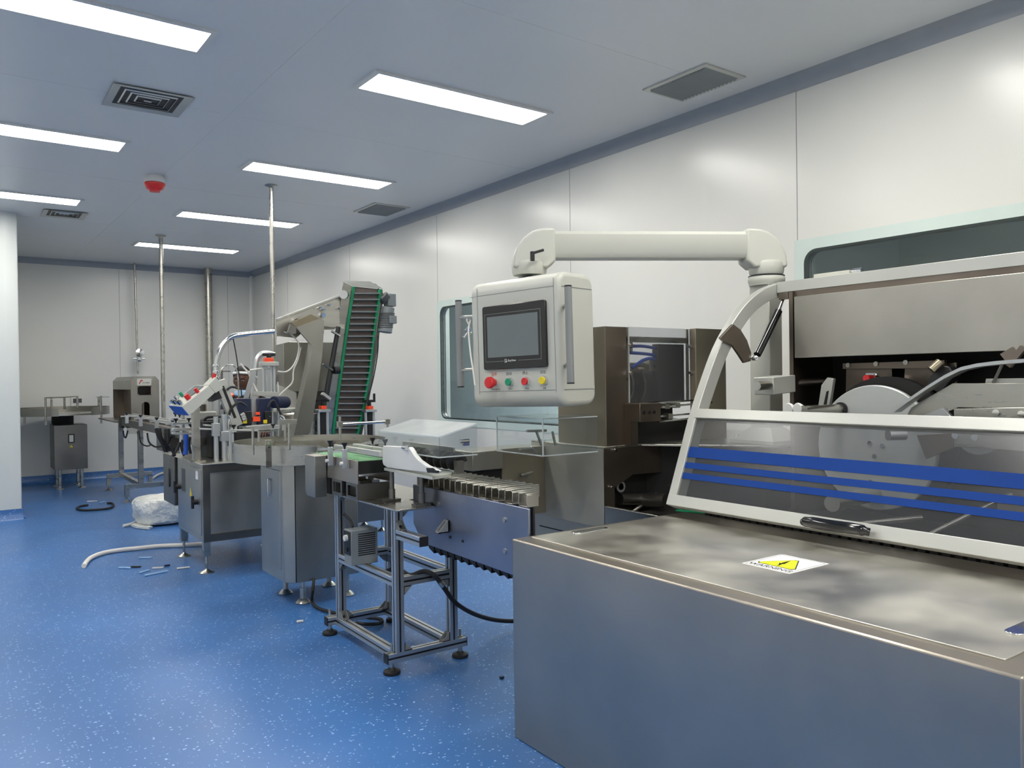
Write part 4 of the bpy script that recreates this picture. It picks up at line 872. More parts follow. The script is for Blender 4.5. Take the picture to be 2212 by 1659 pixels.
# feed conveyor running back to the tunnel machine
fc = thing('feed_conveyor', (1.55, 7.8, .8), 'narrow dark feed conveyor linking the labelling machine to the far tunnel machine', 'conveyor')
m = MB(); m.prism([(6.35, .83), (9.24, .83), (9.24, .90), (6.35, .90)], 'x', 1.47, 1.475); m.prism([(6.35, .83), (9.24, .83), (9.24, .90), (6.35, .90)], 'x', 1.60, 1.605); m.build('side_frames', 'steel_dark', fc)
MB().box(1.475, 1.60, 6.35, 9.24, .875, .885).build('chain_belt', 'steel_brown', fc)
for y in (6.6, 7.2, 7.9, 8.6):
    m = MB(); m.box(1.40, 1.43, y-.012, y+.012, .88, .96); m.bar((1.36, y, .95), (1.50, y, .95), .012, .012); g_ = m.build('rail_bracket', 'alu', fc)
    MB().lathe([(.005, .96), (.016, .975), (.016, .985), (.001, .986)], (1.415, y, 0), 'z', 12).build('clamp_knob', 'black', g_)
for x in (1.50, 1.575): MB().bar((x, 6.4, .945), (x, 9.2, .945), .012, .02).build('guide_rail', 'alu_white', fc)
MB().box(1.44, 1.56, 7.05, 7.35, .70, .83).build('drive_motor', 'steel_dark', fc)
MB().box(1.43, 1.445, 6.85, 7.0, .80, .90).build('sensor_box', 'black', fc)
MB().bar((1.55, 6.85, 0), (1.55, 6.85, .83), .04, .04, (0, 1, 0)).build('leg', 'steel', fc)
for pts, r in (([(338, 925), (342, 940), (350, 955), (356, 970), (362, 985)], .016), ([(345, 925), (348, 945), (360, 962), (378, 975)], .013), ([(318, 935), (322, 955), (335, 965), (348, 964)], .007), ([(372, 935), (365, 955), (352, 972)], .008), ([(300, 930), (304, 955), (315, 963), (325, 962)], .006)):
    MB().tube([at(a, b, y=7.0) for a, b in pts], r, 8).build('black_cable', 'rubber', fc)
# mechanisms above the table
for x0_, x1_ in ((513, 543), (557, 586)):
    a = at(x0_, 861, y=5.75); b = at(x1_, 917, y=5.75)
    sm_ = MB().box(a.x, b.x, 5.75, 5.75+(b.x-a.x), b.z, a.z).build('servo_motor', 'navy', lm, bev=.005, label='dark blue servo motor')
    c = at(x0_+15 if x0_ < 550 else x0_+14, 889, y=5.735); d = at(x1_ if x0_ < 550 else x1_, 906, y=5.735)
    jb = MB().box(c.x, d.x, 5.72, 5.749, d.z-.03, c.z).build('connector_box', 'black', sm_, bev=.003)
    e = at(x0_+12, 907, y=5.715); MB().box(e.x, e.x+.028, 5.716, 5.7195, e.z-.026, e.z).build('warning_label', 'yellow', jb)
    for q in (4, 26): p = at(x0_+q+6 if x0_ < 550 else x0_+q, 900, y=5.716); MB().cyl(p, p+Vector((0, -.003, 0)), .005, n=8).build('bolt', 'chrome', jb)
a = at(592, 869, y=5.82); b = at(617, 869, y=5.95); MB().cyl(a, b, .045, n=24).build('servo_motor', 'navy', lm, bev=.003, label='dark blue motor lying sideways')
for px in (568, 576, 585, 592):
    a = at(px, 788, y=5.95); b = at(px, 848, y=5.95); MB().cyl((a.x, 5.95, b.z), (a.x, 5.95, a.z), .012 if px in (568, 592) else .009).build('guide_column', 'alu', lm)
for (a, b), (c, d), h in (((562, 786), (599, 786), .03), ((550, 850), (600, 852), .035)): MB().bar(at(a, b, y=5.93), at(c, d, y=5.93), .08, h).build('cross_plate', 'alu_white', lm, bev=.003)
p = at(580, 783, y=5.93); MB().box(p.x-.03, p.x+.03, p.y-.03, p.y+.03, p.z, p.z+.035).build('position_counter', 'orange', lm, bev=.004, label='orange position counter')
p = at(581, 776, y=5.93); m = MB(); m.cyl(p, p+Vector((0, 0, .035)), .018); m.bar(p+Vector((-.048, 0, .035)), p+Vector((.048, 0, .035)), .026, .022); m.build('hand_crank', 'black', lm, bev=.004)
for px, py, s in ((554, 893, .02), (550, 905, .035)): p = at(px, py, y=5.74); MB().box(p.x-s/2, p.x+s, p.y-.02, p.y, p.z-s/2, p.z+s/2).build('orange_part', 'orange', lm, label='orange plastic part')
p = at(549, 885, y=5.80); MB().box(p.x-.02, p.x+.02, p.y-.01, p.y+.01, p.z-.12, p.z+.10).build('slide_plate', 'alu', lm)
a, b = at(473, 822, y=5.72), at(512, 920, y=5.72); br_ = MB().bar(a, b, .05, .075, (1, 0, .6)).build('slanted_arm', 'alu_white', lm, bev=.003)
d_ = (b-a); MB().bar(a+d_*.14+Vector((0, -.026, .006)), b-d_*.16+Vector((0, -.026, .006)), .006, .018, (1, 0, .6)).build('arm_slot', 'black', br_)
for i in range(3): p = a+(b-a)*(.84+.05*i)+Vector((.05, 0, .02)); MB().cyl(p, p+Vector((.02, -.01, .015)), .012).build('toothed_knob', 'alu_white', br_)
m = MB(); m.tube([at(a_, b_, y=5.9) for a_, b_ in ((467, 823), (467, 795), (472, 765), (484, 742), (502, 727), (530, 722), (560, 719), (592, 716))], .0185, 14, 5); m.build('arched_tube', 'chrome', lm, label='arched polished tube')
for py in (803, 790, 815): p = at(467, py, y=5.9); MB().lathe([(.016, -.01), (.026, -.006), (.026, .006), (.016, .01)], tuple(p), 'z', 18).build('tube_collar', 'chrome', lm)
m = MB(); m.tube([at(a_, b_, y=6.05) for a_, b_ in ((545, 870), (549, 830), (552, 795), (556, 775), (566, 764), (580, 763), (592, 766))], .020, 14, 5); m.build('arched_tube', 'alu', lm, label='second arched tube, matt')
m = MB(); m.bar(at(530, 865, y=5.95), at(549, 800, y=5.95), .012, .035, (1, 0, 0)); m.build('slanted_strap', 'alu', lm)
m = MB(); m.tube([at(a_, b_, y=5.9) for a_, b_ in ((503, 728), (510, 765), (515, 800), (520, 830), (522, 858))], .004, 6); m.build('hanging_cable', 'rubber', lm)
m = MB(); m.tube([at(a_, b_, y=5.9) for a_, b_ in ((474, 810), (480, 796), (490, 789), (503, 789), (510, 797), (514, 815), (516, 858))], .005, 8); m.build('hanging_cable', 'steel', lm)
m = MB(); m.cyl(at(479, 800, y=5.9), at(479, 850, y=5.9), .008); m.cyl(at(470, 802, y=5.9), at(498, 802, y=5.9), .004); m.build('sensor_stem', 'steel_dark', lm)
for pts in ([(493, 905), (500, 882), (518, 869), (533, 878)], [(579, 880), (585, 868), (592, 866), (600, 880), (608, 898)], [(490, 842), (500, 836), (512, 838)]):
    MB().tube([at(a_, b_, y=5.68) for a_, b_ in pts], .008, 8).build('motor_cable', 'rubber', lm)
for px, y in ((496, 5.62), (611, 5.66)):
    s_ = -1 if px < 500 else 1; m = MB(); m.tube([at(px-6*s_ if s_ > 0 else px-5, 899, y=y), at(px, 904, y=y), at(px+2*s_, 916, y=y), at(px+2*s_, 930, y=y)], .015, 12, 4); m.build('bent_tube', 'chrome', lm)
    a = at(px+2*s_, 930, y=y); MB().bar(a, (a.x, a.y, .83), .022, .03, (0, 1, 0)).build('flat_bar', 'steel', lm)
for pts in ([(540, 800), (560, 797), (590, 796)], [(536, 803), (545, 825), (555, 845), (560, 870)], [(536, 802), (550, 812), (556, 816)], [(520, 786), (527, 795), (534, 802)]):
    MB().tube([at(a_, b_, y=5.98) for a_, b_ in pts], .007, 8).build('air_line', 'hose_white', lm, label='thin white air line')
for pts, r, y in (([(613, 717), (628, 722), (641, 735), (646, 748), (642, 772), (632, 792), (618, 803), (600, 802)], .006, 6.0), ([(650, 750), (644, 775), (634, 800), (632, 825), (618, 840), (604, 853), (600, 858)], .006, 6.0), ([(600, 825), (602, 850), (605, 900)], .005, 5.9)):
    MB().tube([at(a_, b_, y=y) for a_, b_ in pts], r, 8).build('air_line', 'hose_white', lm, label='thin white air line')
MB().tube([at(a_, b_, y=5.85) for a_, b_ in ((402, 938), (401, 950), (402, 965), (400, 982))], .016, 10).build('blue_hose', 'blue_hose', lm, label='thick blue hose')
for pts in ([(366, 960), (372, 972), (378, 985)], [(388, 955), (384, 968), (372, 985)], [(410, 945), (408, 960), (412, 980)], [(395, 950), (392, 966), (398, 984)]): MB().tube([at(a_, b_, y=5.95) for a_, b_ in pts], .01, 8).build('wiring', 'rubber', lm)
MB().box(1.42, 1.60, 5.95, 6.25, .82, .88).build('feed_body', 'steel_dark', lm)
p = at(440, 902, y=6.0); MB().box(p.x-.03, p.x+.09, 6.0, 6.1, p.z-.05, p.z+.04).build('label_head', 'cream', lm, bev=.005)
MB().lathe([(.001, 0), (.035, 0), (.035, .05), (.001, .05)], tuple(at(435, 888, y=6.05)), 'z', 24).build('encoder_wheel', 'steel_brown', lm)
m = MB(); m.tube([at(a_, b_, y=5.9) for a_, b_ in ((441, 912), (443, 905), (450, 901), (462, 900), (478, 900))], .010, 8); m.build('guide_bow', 'black', lm)
m = MB(); p = at(455, 905, y=5.8); m.box(p.x-.05, p.x+.06, 5.8, 5.9, p.z-.05, p.z-.02); m.build('label_plate', 'black', lm)
m = MB(); m.box(1.62, 1.78, 5.62, 5.68, .80, .92); m.build('gear_case', 'cavity', lm); m = MB(); m.box(1.50, 1.60, 5.80, 5.95, .74, .9); m.build('lower_case', 'cavity', lm)
for px, y in ((393, 6.2), (420, 6.3), (478, 6.4), (455, 6.45)): post(px, 885, 985, y, .018, 'alu', lm)
for px, py in ((446, 880), (458, 876)): p = at(px, py, y=6.3); MB().box(p.x-.02, p.x+.02, 6.3, 6.34, p.z-.06, p.z+.05).build('air_cylinder', 'alu_white', lm)

# ================================================================== BOTTLE ELEVATOR + HOPPER
el = thing('bottle_elevator', (2.6, 6.05, 0), 'tall leaning elevator with brown cleated belt between green edges and motor at its top', 'elevator')
YT, YB2 = 5.95, 6.15
def ebelt(px, py, d=0):
    t_ = (py-618)/(960-618); return at(px, py, y=YT+(YB2-YT)*t_+d)
def eb(pts, th, mm, name, par=el, d=0, dirv=(0, 1, 0), **kw):
    P = [ebelt(a, b, d) for a, b in pts]; n = Vector(dirv)*th; k = len(P)
    return MB().add(P+[p+n for p in P], [tuple(range(k)), tuple(range(2*k-1, k-1, -1))]+[(i, (i+1) % k, (i+1) % k+k, i+k) for i in range(k)]).build(name, mm, par, **kw)
L_ = [(765, 619), (752, 700), (738, 800), (727, 880), (717, 965)]; R_ = [(823, 625), (811, 700), (800, 800), (786, 880), (767, 965)]
eb(L_+R_[::-1], .02, 'belt', 'cleated_belt', d=.03, label='brown cleated belt')
def lerp(T, py):
    for (a, b), (c, d) in zip(T, T[1:]):
        if b <= py <= d: return a+(c-a)*(py-b)/(d-b)
    return T[-1][0]
py = 634
while py < 962:
    a = ebelt(lerp(L_, py)+2, py, .005); b = ebelt(lerp(R_, py)-2, py, .005)
    MB().bar(a, b, .035, .010).build('belt_cleat', 'tape_grey', el); py += 13.2
for T, s in ((L_, -1), (R_, 1)):
    pts = [(a-2.5, b) for a, b in T]+[(a+2.5, b) for a, b in T[::-1]]; eb(pts, .03, 'green_frame', 'green_edge', d=-.002, label='green plastic edge strip')
pts = [(744, 609), (762, 618), (750, 700), (736, 800), (725, 880), (715, 968), (700, 968), (712, 880), (722, 760), (730, 700)]
sd_ = eb([(742, 609), (763, 619), (750, 700), (736, 800), (725, 880), (715, 968), (697, 968), (706, 880), (718, 800), (728, 720), (736, 660)], .012, 'steel', 'side_cheek', d=.01)
eb([(826, 625), (826, 640), (814, 720), (802, 800), (788, 880), (770, 965), (776, 965), (795, 880), (808, 800), (818, 740), (828, 640)], .2, 'steel_dark', 'side_cheek', d=.02)
eb([(742, 607), (800, 609), (827, 624), (764, 618)], .005, 'alu_white', 'top_lid', dirv=(0, .3, .9))
p = ebelt(745, 637, -.01); MB().cyl(p, p+Vector((-.02, -.02, 0)), .035, n=24).build('shaft_cap', 'chrome', el)
# discharge hood
HD = [(597, 691), (600, 689), (738, 637), (740, 640), (733, 700), (722, 712), (660, 712), (640, 730), (598, 726)]
P = [at(a, b, y=6.0) for a, b in HD]; k = len(P); n_ = Vector((0, .006, 0))
hd_ = MB().add(P+[p+n_ for p in P], [tuple(range(k)), tuple(range(2*k-1, k-1, -1))]+[(i, (i+1) % k, (i+1) % k+k, i+k) for i in range(k)]).build('discharge_plate', 'steel', el)
MB().bar(at(597, 690, y=5.99), at(738, 637, y=5.99), .05, .012).build('plate_flange', 'alu_white', hd_)
for px, py in ((641, 692), (699, 680), (712, 658), (693, 664), (735, 665), (700, 668)):
    p = at(px, py, y=5.985); r = .017 if px in (641, 699) else .008; MB().cyl(p, p+Vector((-.01, -.03, -.005)), r, n=14).build('knob', 'chrome', hd_)
quad([(628, 697), (672, 679), (695, 690), (640, 706)], y=5.85, th=.06).build('chute_cover', 'brass', el, label='brownish chute cover')
quad([(640, 707), (690, 689), (700, 692), (700, 720), (678, 745), (672, 745)], y=5.84, th=.02).build('chute_funnel', 'steel_far', el)
quad([(628, 699), (640, 706), (640, 720), (630, 722), (622, 718)], y=5.83, th=.03).build('chute_mouth', 'steel_dark', el)
quad([(676, 740), (700, 700), (697, 760), (685, 850), (670, 935), (640, 962), (630, 962), (655, 850), (668, 790)], y=5.86, th=.10).build('drop_chute', 'steel_far', el, label='long slanting steel chute')
MB().bar(at(678, 698, y=5.9), at(742, 706, y=5.9), .04, .035).build('bracket_beam', 'steel', el)
bs_ = MB().cyl(at(731, 706, y=5.85), at(704, 858, y=5.85), .018, .022).build('black_strut', 'black', el, label='black telescopic strut')
for a, b in (((712, 715), (738, 726)), ((694, 786), (722, 800))):
    MB().bar(at(a[0]+4, a[1], y=5.83), at(b[0]-4, b[1], y=5.83), .03, .012).build('strut_clamp', 'chrome', bs_)
MB().lathe([(.001, 0), (.03, .005), (.03, .05), (.001, .055)], tuple(at(720, 800, y=5.83)), 'x', 14).build('clamp_knob', 'black', bs_)
MB().bar(at(696, 850, y=5.84), at(712, 862, y=5.84), .05, .02).build('strut_foot', 'alu_white', el)
for px, s in ((694, -1), (795, 1)):
    yy = 5.9 if s < 0 else 6.05; p = at(px+3, 884, y=yy)
    ac = MB().box(p.x-.05, p.x+.05, yy-.04, yy+.04, p.z-.022, p.z).build('adjuster_plate', 'alu', el, bev=.003)
    MB().box(p.x-.022, p.x+.022, yy-.03, yy+.03, p.z+.001, p.z+.028).build('position_counter', 'orange', ac, bev=.003)
    m = MB(); m.cyl((p.x, yy, p.z+.028), (p.x, yy, p.z+.06), .016); m.bar((p.x-.05, yy, p.z+.068), (p.x+.05, yy, p.z+.068), .025, .02); m.cyl((p.x+.045, yy, p.z+.07), (p.x+.045, yy, p.z+.13), .010); m.build('hand_crank', 'black', ac)
    for dx in (-.035, .035): MB().cyl((p.x+dx, yy, .45), (p.x+dx, yy, p.z-.022), .013).build('guide_column', 'alu', ac)
    MB().box(p.x-.02, p.x+.02, yy-.01, yy+.02, .45, p.z-.022).build('spindle_cover', 'black', ac)
    MB().box(p.x-.06, p.x+.06, yy-.05, yy+.05, .38, .45).build('column_base', 'steel_dark', ac)
gb = at(842, 648, y=5.98); MB().box(gb.x-.035, gb.x+.04, 5.94, 6.03, gb.z-.055, gb.z+.05).build('gearbox', 'tape_grey', el, bev=.006)
MB().cyl(at(826, 640, y=5.98), at(834, 648, y=5.98), .05, n=24).build('gearbox_flange', 'grey_dark', el)
a = at(838, 664, y=5.98); b = at(831, 718, y=5.98); mt_ = MB().cyl(a, b, .055, .06, n=28).build('motor', 'tape_grey', el, bev=.004)
m = MB()
for i in range(9): q = a+(b-a)*(.25+.07*i); m.lathe([(.054, -.003), (.064, -.003), (.064, .003), (.054, .003)], tuple(q), 'z', 28)
m.build('cooling_fins', 'grey_dark', mt_, kind=None)
p = at(848, 690, y=5.92); MB().box(p.x-.03, p.x+.03, 5.90, 5.94, p.z-.035, p.z+.03).build('terminal_box', 'tape_grey', mt_, bev=.004)
MB().tube([at(a_, b_, y=6.0) for a_, b_ in ((817, 725), (816, 760), (808, 810), (798, 850), (791, 872))], .005, 6).build('motor_cable', 'rubber', el)
MB().tube([at(a_, b_, y=5.98) for a_, b_ in ((803, 614), (812, 615), (818, 625), (822, 640))], .005, 6).build('top_cable', 'rubber', el)
m = MB(); m.box(2.48, 3.0, 6.05, 6.5, .10, .40); m.build('base_hopper', 'steel_dark', el)
for x, y in ((2.52, 6.1), (2.96, 6.1), (2.52, 6.45), (2.96, 6.45)): level_foot(x, y, .12, el, .04)
p0 = ebelt(740, 965, .12); m = MB(); m.add([(2.50, 6.2, .3), (2.80, 6.2, .3), (2.80, 6.35, .3), (2.50, 6.35, .3), (p0.x-.18, 6.2, 1.0), (p0.x+.10, 6.2, 1.0), (p0.x+.10, 6.35, 1.0), (p0.x-.18, 6.35, 1.0)], [(0, 1, 2, 3), (7, 6, 5, 4), (0, 4, 5, 1), (1, 5, 6, 2), (2, 6, 7, 3), (3, 7, 4, 0)]); m.build('lower_body', 'steel_dark', el)
# tall steel tank behind
tk = thing('steel_hopper', (2.55, 6.9, 0), 'big boxy steel bottle hopper standing behind the leaning elevator', 'hopper')
A0 = at(612, 738, y=6.6); A1 = at(668, 725, y=6.6); Bz = at(640, 846, y=6.6).z
m = MB(); m.box(A0.x, A0.x+.60, 6.6, 6.9, Bz, A0.z); m.build('tank', 'steel_flat', tk, bev=.003)
MB().prism([(A0.x, Bz), (A0.x+.62, Bz), (A0.x+.5, Bz-.22), (A0.x+.30, Bz-.22)], 'y', 6.62, 6.88).build('funnel', 'steel_dark', tk)
quad([(598, 727), (645, 719), (652, 732), (598, 745)], y=6.5, th=.02).build('white_lid', 'white', tk)
for x in (A0.x+.04, A0.x+.58):
    for y in (6.64, 6.86): MB().bar((x, y, 0), (x, y, Bz), .05, .05, (0, 1, 0)).build('leg', 'steel', tk)
# sheet guard and bowl between labeller and elevator
bw = thing('sorting_bowl', (2.15, 6.25, 0), 'round steel bottle bowl with sheet lid left of the leaning elevator', 'bowl')
q = at(640, 920, y=6.25); MB().lathe([(.001, .55), (.15, .55), (.17, 1.0), (.175, 1.01), (.165, 1.0), (.14, .6), (.001, .6)], (q.x, 6.25, 0), 'z', 36).build('bowl', 'steel', bw)
a = at(600, 887, y=6.1); b = at(657, 887, y=6.1); MB().box(a.x, b.x, 6.02, 6.38, a.z-.012, a.z+.012).build('lid_plate', 'alu_white', bw, bev=.002)
quad([(598, 830), (640, 848), (641, 862), (644, 872), (644, 880), (600, 880)], y=6.15, th=.01).build('side_guard', 'alu_white', bw)
MB().cyl((q.x, 6.25, 0), (q.x, 6.25, .55), .05).build('pedestal', 'steel_dark', bw)
MB().lathe([(.001, 0), (.14, 0), (.14, .02), (.001, .02)], (q.x, 6.25, 0), 'z', 24).build('pedestal_base', 'steel_dark', bw)

# ================================================================== TUNNEL MACHINE (blower) and FAR ROTARY TABLE at the back
tm = thing('tunnel_machine', (1.74, 10.1, 0), 'grey tunnel machine with arched openings and a red and black logo plate, near back wall', 'machine')
xa_, xb_, yf, yr = 1.60, 1.885, 9.44, 10.62
zt_ = at(295, 813, y=yf).z; zb_ = .865; ch = .045
m = MB(); OUT = [(xa_, zb_), (xa_, zt_-ch), (xa_+ch, zt_), (xb_-ch*.8, zt_), (xb_, zt_-ch), (xb_, zb_)]
arch = [(xb_-.10, zb_), (xb_-.10, zb_+.17)]+[(xb_-.14+.04*math.cos(t*PI/6), zb_+.17+.035*math.sin(t*PI/6)) for t in range(1, 6)]+[(xb_-.18, zb_+.17), (xb_-.18, zb_)]
m.prism(OUT+arch, 'y', yf, yf+.01); m.build('front_plate', 'steel_far', tm)
m = MB(); m.box(xa_, xa_+.008, yf+.01, yr, zt_-ch-.10, zt_-ch); m.prism([(xa_, zt_-ch), (xa_+ch, zt_), (xa_+ch, zt_-.01), (xa_+.01, zt_-ch-.006)], 'y', yf+.01, yr); m.box(xa_+ch, xb_-ch*.8, yf+.01, yr, zt_-.008, zt_); m.box(xb_-.008, xb_, yf+.01, yr, zb_, zt_-ch); m.build('casing', 'steel_far', tm)
MB().box(xa_+.12, xa_+.13, yf+.01, yr, zb_, zt_-ch-.02).build('inner_wall', 'steel_brown', tm)
MB().prism(OUT, 'y', yr-.01, yr).build('rear_plate', 'steel_brown', tm)
lp_ = at(296, 818, y=yf-.003); lq = at(327, 832, y=yf-.003)
lg = MB().box(lp_.x, lq.x, yf-.004, yf-.001, lq.z, lp_.z).build('logo_plate', 'alu_white', tm, label='pale plate with red and dark lettering')
w_, h_ = lq.x-lp_.x, lp_.z-lq.z
m = MB(); X0, Z0_ = lp_.x, lq.z
m.prism([(X0+w_*.10, Z0_+h_*.2), (X0+w_*.26, Z0_+h_*.82), (X0+w_*.36, Z0_+h_*.82), (X0+w_*.42, Z0_+h_*.6), (X0+w_*.34, Z0_+h_*.6), (X0+w_*.30, Z0_+h_*.68), (X0+w_*.18, Z0_+h_*.2)], 'y', yf-.0055, yf-.004); m.build('red_logo', 'logo_red', lg)
text('LKINBO', 'lettering', h_*.30, basis((X0+w_*.62, yf-.0045, Z0_+h_*.36), (1, 0, 0), (0, 0, 1), (0, -1, 0)), 'ink', lg, .0005)
a = at(297, 834, y=yf-.003); b = at(326, 853, y=yf-.003); wd_ = MB().box(a.x, b.x, yf-.006, yf-.001, b.z, a.z).build('dark_window', 'black_gloss', tm)
for x in (a.x+.004, b.x-.004):
    for z in (a.z-.004, b.z+.004): MB().cyl((x, yf-.006, z), (x, yf-.012, z), .009, n=10).build('window_screw', 'chrome', wd_)
m = MB(); m.box(xa_-.16, xb_+.02, yf-.02, yr+.03, zb_-.012, zb_); m.build('machine_table', 'steel_far', tm)
MB().prism([(xa_-.05, zb_-.012), (xb_, zb_-.012), (xb_, zb_-.06), (xa_+.12, zb_-.14), (xa_-.05, zb_-.14)], 'y', yf-.03, yf-.015).build('front_skirt', 'cream', tm)
for y in (9.3, 10.5):
    MB().bar((1.66, y, .17), (1.66, y, zb_-.012), .05, .05, (0, 1, 0)).build('leg', 'steel', tm)
    MB().bar((1.50, y, .17), (2.0, y, .17), .045, .05).build('cross_foot', 'steel', tm)
    for x in (1.52, 1.98):
        MB().bar((x, y, .06), (x, y, .15), .045, .045, (0, 1, 0)).build('foot_stub', 'steel', tm)
        level_foot(x, y, 0, tm, .045, False)
MB().bar((1.66, 9.3, .18), (1.66, 10.5, .18), .045, .045).build('base_beam', 'steel', tm)
for x in (1.47, 1.53): MB().box(x, x+.03, 9.25, 9.40, .80, .93).build('sensor_head', 'black', tm)
for pts in ([(266, 930), (268, 942), (272, 945), (276, 930)], [(297, 932), (300, 945), (304, 950), (308, 948), (306, 932)]): MB().tube([at(a_, b_, y=9.3) for a_, b_ in pts], .008, 6).build('hanging_cable', 'rubber', tm)

rt = thing('rotary_table', (1.18, 11.15, 0), 'far rotary table on a dark steel cabinet against the back wall', 'rotary table')
yf2 = 10.95; a = at(118, 1015, y=yf2); b = at(190, 1012, y=yf2); zt2 = at(150, 918, y=yf2).z; zb2 = at(150, 1014, y=yf2).z
c2 = MB().box(a.x, b.x, yf2, 11.45, zb2, zt2).build('cabinet', 'steel_dark', rt, bev=.003)
p = at(154, 947, y=yf2); sw = MB().box(p.x-.035, p.x+.035, yf2-.006, yf2-.001, p.z-.055, p.z+.055).build('switch_panel', 'black', c2)
m = MB(); m.box(p.x-.022, p.x+.022, yf2-.008, yf2-.006, p.z-.042, p.z+.04); m.build('display', 'alu_white', sw)
p = at(154, 964, y=yf2); MB().prism([(p.x-.02, p.z-.012), (p.x+.02, p.z-.012), (p.x, p.z+.018)], 'y', yf2-.003, yf2-.001).build('warning_triangle', 'yellow', c2)
for x in (a.x+.06, b.x-.06):
    for y in (11.02, 11.38): MB().lathe([(.001, 0), (.045, 0), (.045, .008), (.02, .02), (.02, zb2), (.001, zb2)], (x, y, 0), 'z', 18).build('foot', 'steel', rt)
cx2, cy2, r2 = 1.12, 11.20, .52
zr = at(150, 893, y=10.6).z
m = MB(); m.lathe([(.001, zr-.03), (r2-.01, zr-.03), (r2-.01, zr-.01), (.001, zr-.01)], (cx2, cy2, 0), 'z', 48); m.build('turning_disc', 'steel', rt)
vs = []; fs = []; m = MB()
for i in range(61):
    a_ = R(-60+i*320/60)
    for rr, zz in ((r2, zr-.035), (r2, zr+.06), (r2-.005, zr+.06), (r2-.005, zr-.035)): vs.append((cx2+rr*math.cos(a_), cy2+rr*math.sin(a_), zz))
for i in range(60):
    for k in range(4): fs.append((i*4+k, i*4+(k+1) % 4, i*4+4+(k+1) % 4, i*4+4+k))
m.add(vs, fs+[(3, 2, 1, 0), (240, 241, 242, 243)]).build('rim', 'steel_far', rt)
MB().cyl((cx2, cy2, zt2), (cx2, cy2, zr-.03), .12, n=28).build('drive_drum', 'cavity', rt)
for px, py0, py1, y in ((98, 858, 918, 10.62), (139, 857, 884, 10.9), (167, 855, 880, 11.0), (111, 860, 885, 11.3), (218, 855, 915, 10.7), (213, 857, 880, 11.1), (52, 885, 915, 11.0)):
    a_ = at(px, py0, y=y); b_ = at(px, py1, y=y); MB().cyl((a_.x, y, b_.z), (a_.x, y, a_.z), .012).build('post', 'steel', rt)
m = MB(); m.tube([at(98, 859, y=10.62), at(139, 858, y=10.9), at(168, 856, y=11.0)], .008, 8, 1); m.build('cross_rod', 'steel', rt)
m = MB(); m.tube([at(207, 857, y=10.8), at(236, 857, y=10.75)], .007, 8, 1); m.build('cross_rod', 'alu_white', rt)
so = MB(RM).box(1.45, 1.60, YB-.012, YB-.001, .98, 1.10); so = so.build('wall_outlet', 'white'); tag(so, 'white wall plate with dark sockets low on the back wall above the far rotary table', 'outlet')
m = MB(RM); m.box(1.475, 1.575, YB-.02, YB-.012, 1.03, 1.085); m.build('socket', 'grey_dark', so)

# ================================================================== PIPES AND POLES
pp = thing('ceiling_pole', (2.198, 6.534, 0), 'thin steel service pole from ceiling down behind the labelling machine, nearest the camera', 'pole', 'steel service poles')
MB().cyl((2.198, 6.534, .001), (2.198, 6.534, H-.004), .017, n=16).build('tube', 'steel', pp)
MB().lathe([(.02, H-.02), (.05, H-.008), (.05, H-.001), (.001, H-.001)], (2.198, 6.534, 0), 'z', 24).build('ceiling_flange', 'steel', pp)
pp = thing('ceiling_pole', (1.86, 9.30, .8), 'thin steel service pole from ceiling down beside the grey tunnel machine', 'pole', 'steel service poles')
MB().cyl((1.92, 9.40, .87), (1.92, 9.40, H-.004), .022, n=16).build('tube', 'steel', pp)
MB().lathe([(.02, H-.02), (.055, H-.008), (.055, H-.001), (.001, H-.001)], (1.92, 9.40, 0), 'z', 24).build('ceiling_flange', 'steel', pp)
wp = thing('wall_pipe', (3.0, 11.72, 0), 'thick polished steel pipe running up the back wall', 'pipe')
MB().cyl((3.02, 11.74, .2), (3.02, 11.74, H-.001), .052, n=24).build('tube', 'steel', wp)
m = MB(); [m.box(3.02-.06, 3.02+.06, 11.745, 11.80, z, z+.03) for z in (.9, 2.2)]; m.build('pipe_clip', 'steel', wp)
gp = at(291, 600, y=11.72); g1 = thing('gas_line', (gp.x, 11.72, 0), 'thin conduit on the back wall ending in a round pressure gauge', 'pipe')
zl = at(291, 808, y=11.72).z; MB().cyl((gp.x+.02, 11.72, zl), (gp.x, 11.72, H-.001), .013, n=12).build('tube', 'steel', g1)
q = at(302, 762, y=11.66); MB().lathe([(.001, 11.64), (.055, 11.645), (.055, 11.68), (.001, 11.69)], (q.x, 0, q.z), 'y', 24).build('pressure_gauge', 'chrome', g1)
q = at(301, 775, y=11.66); m = MB(); m.cyl((q.x-.07, 11.68, q.z), (q.x+.07, 11.68, q.z), .012); m.lathe([(.02, -.04), (.035, -.02), (.035, .02), (.02, .04)], (q.x, 11.67, q.z), 'z', 16); m.build('regulator_valve', 'chrome', g1)

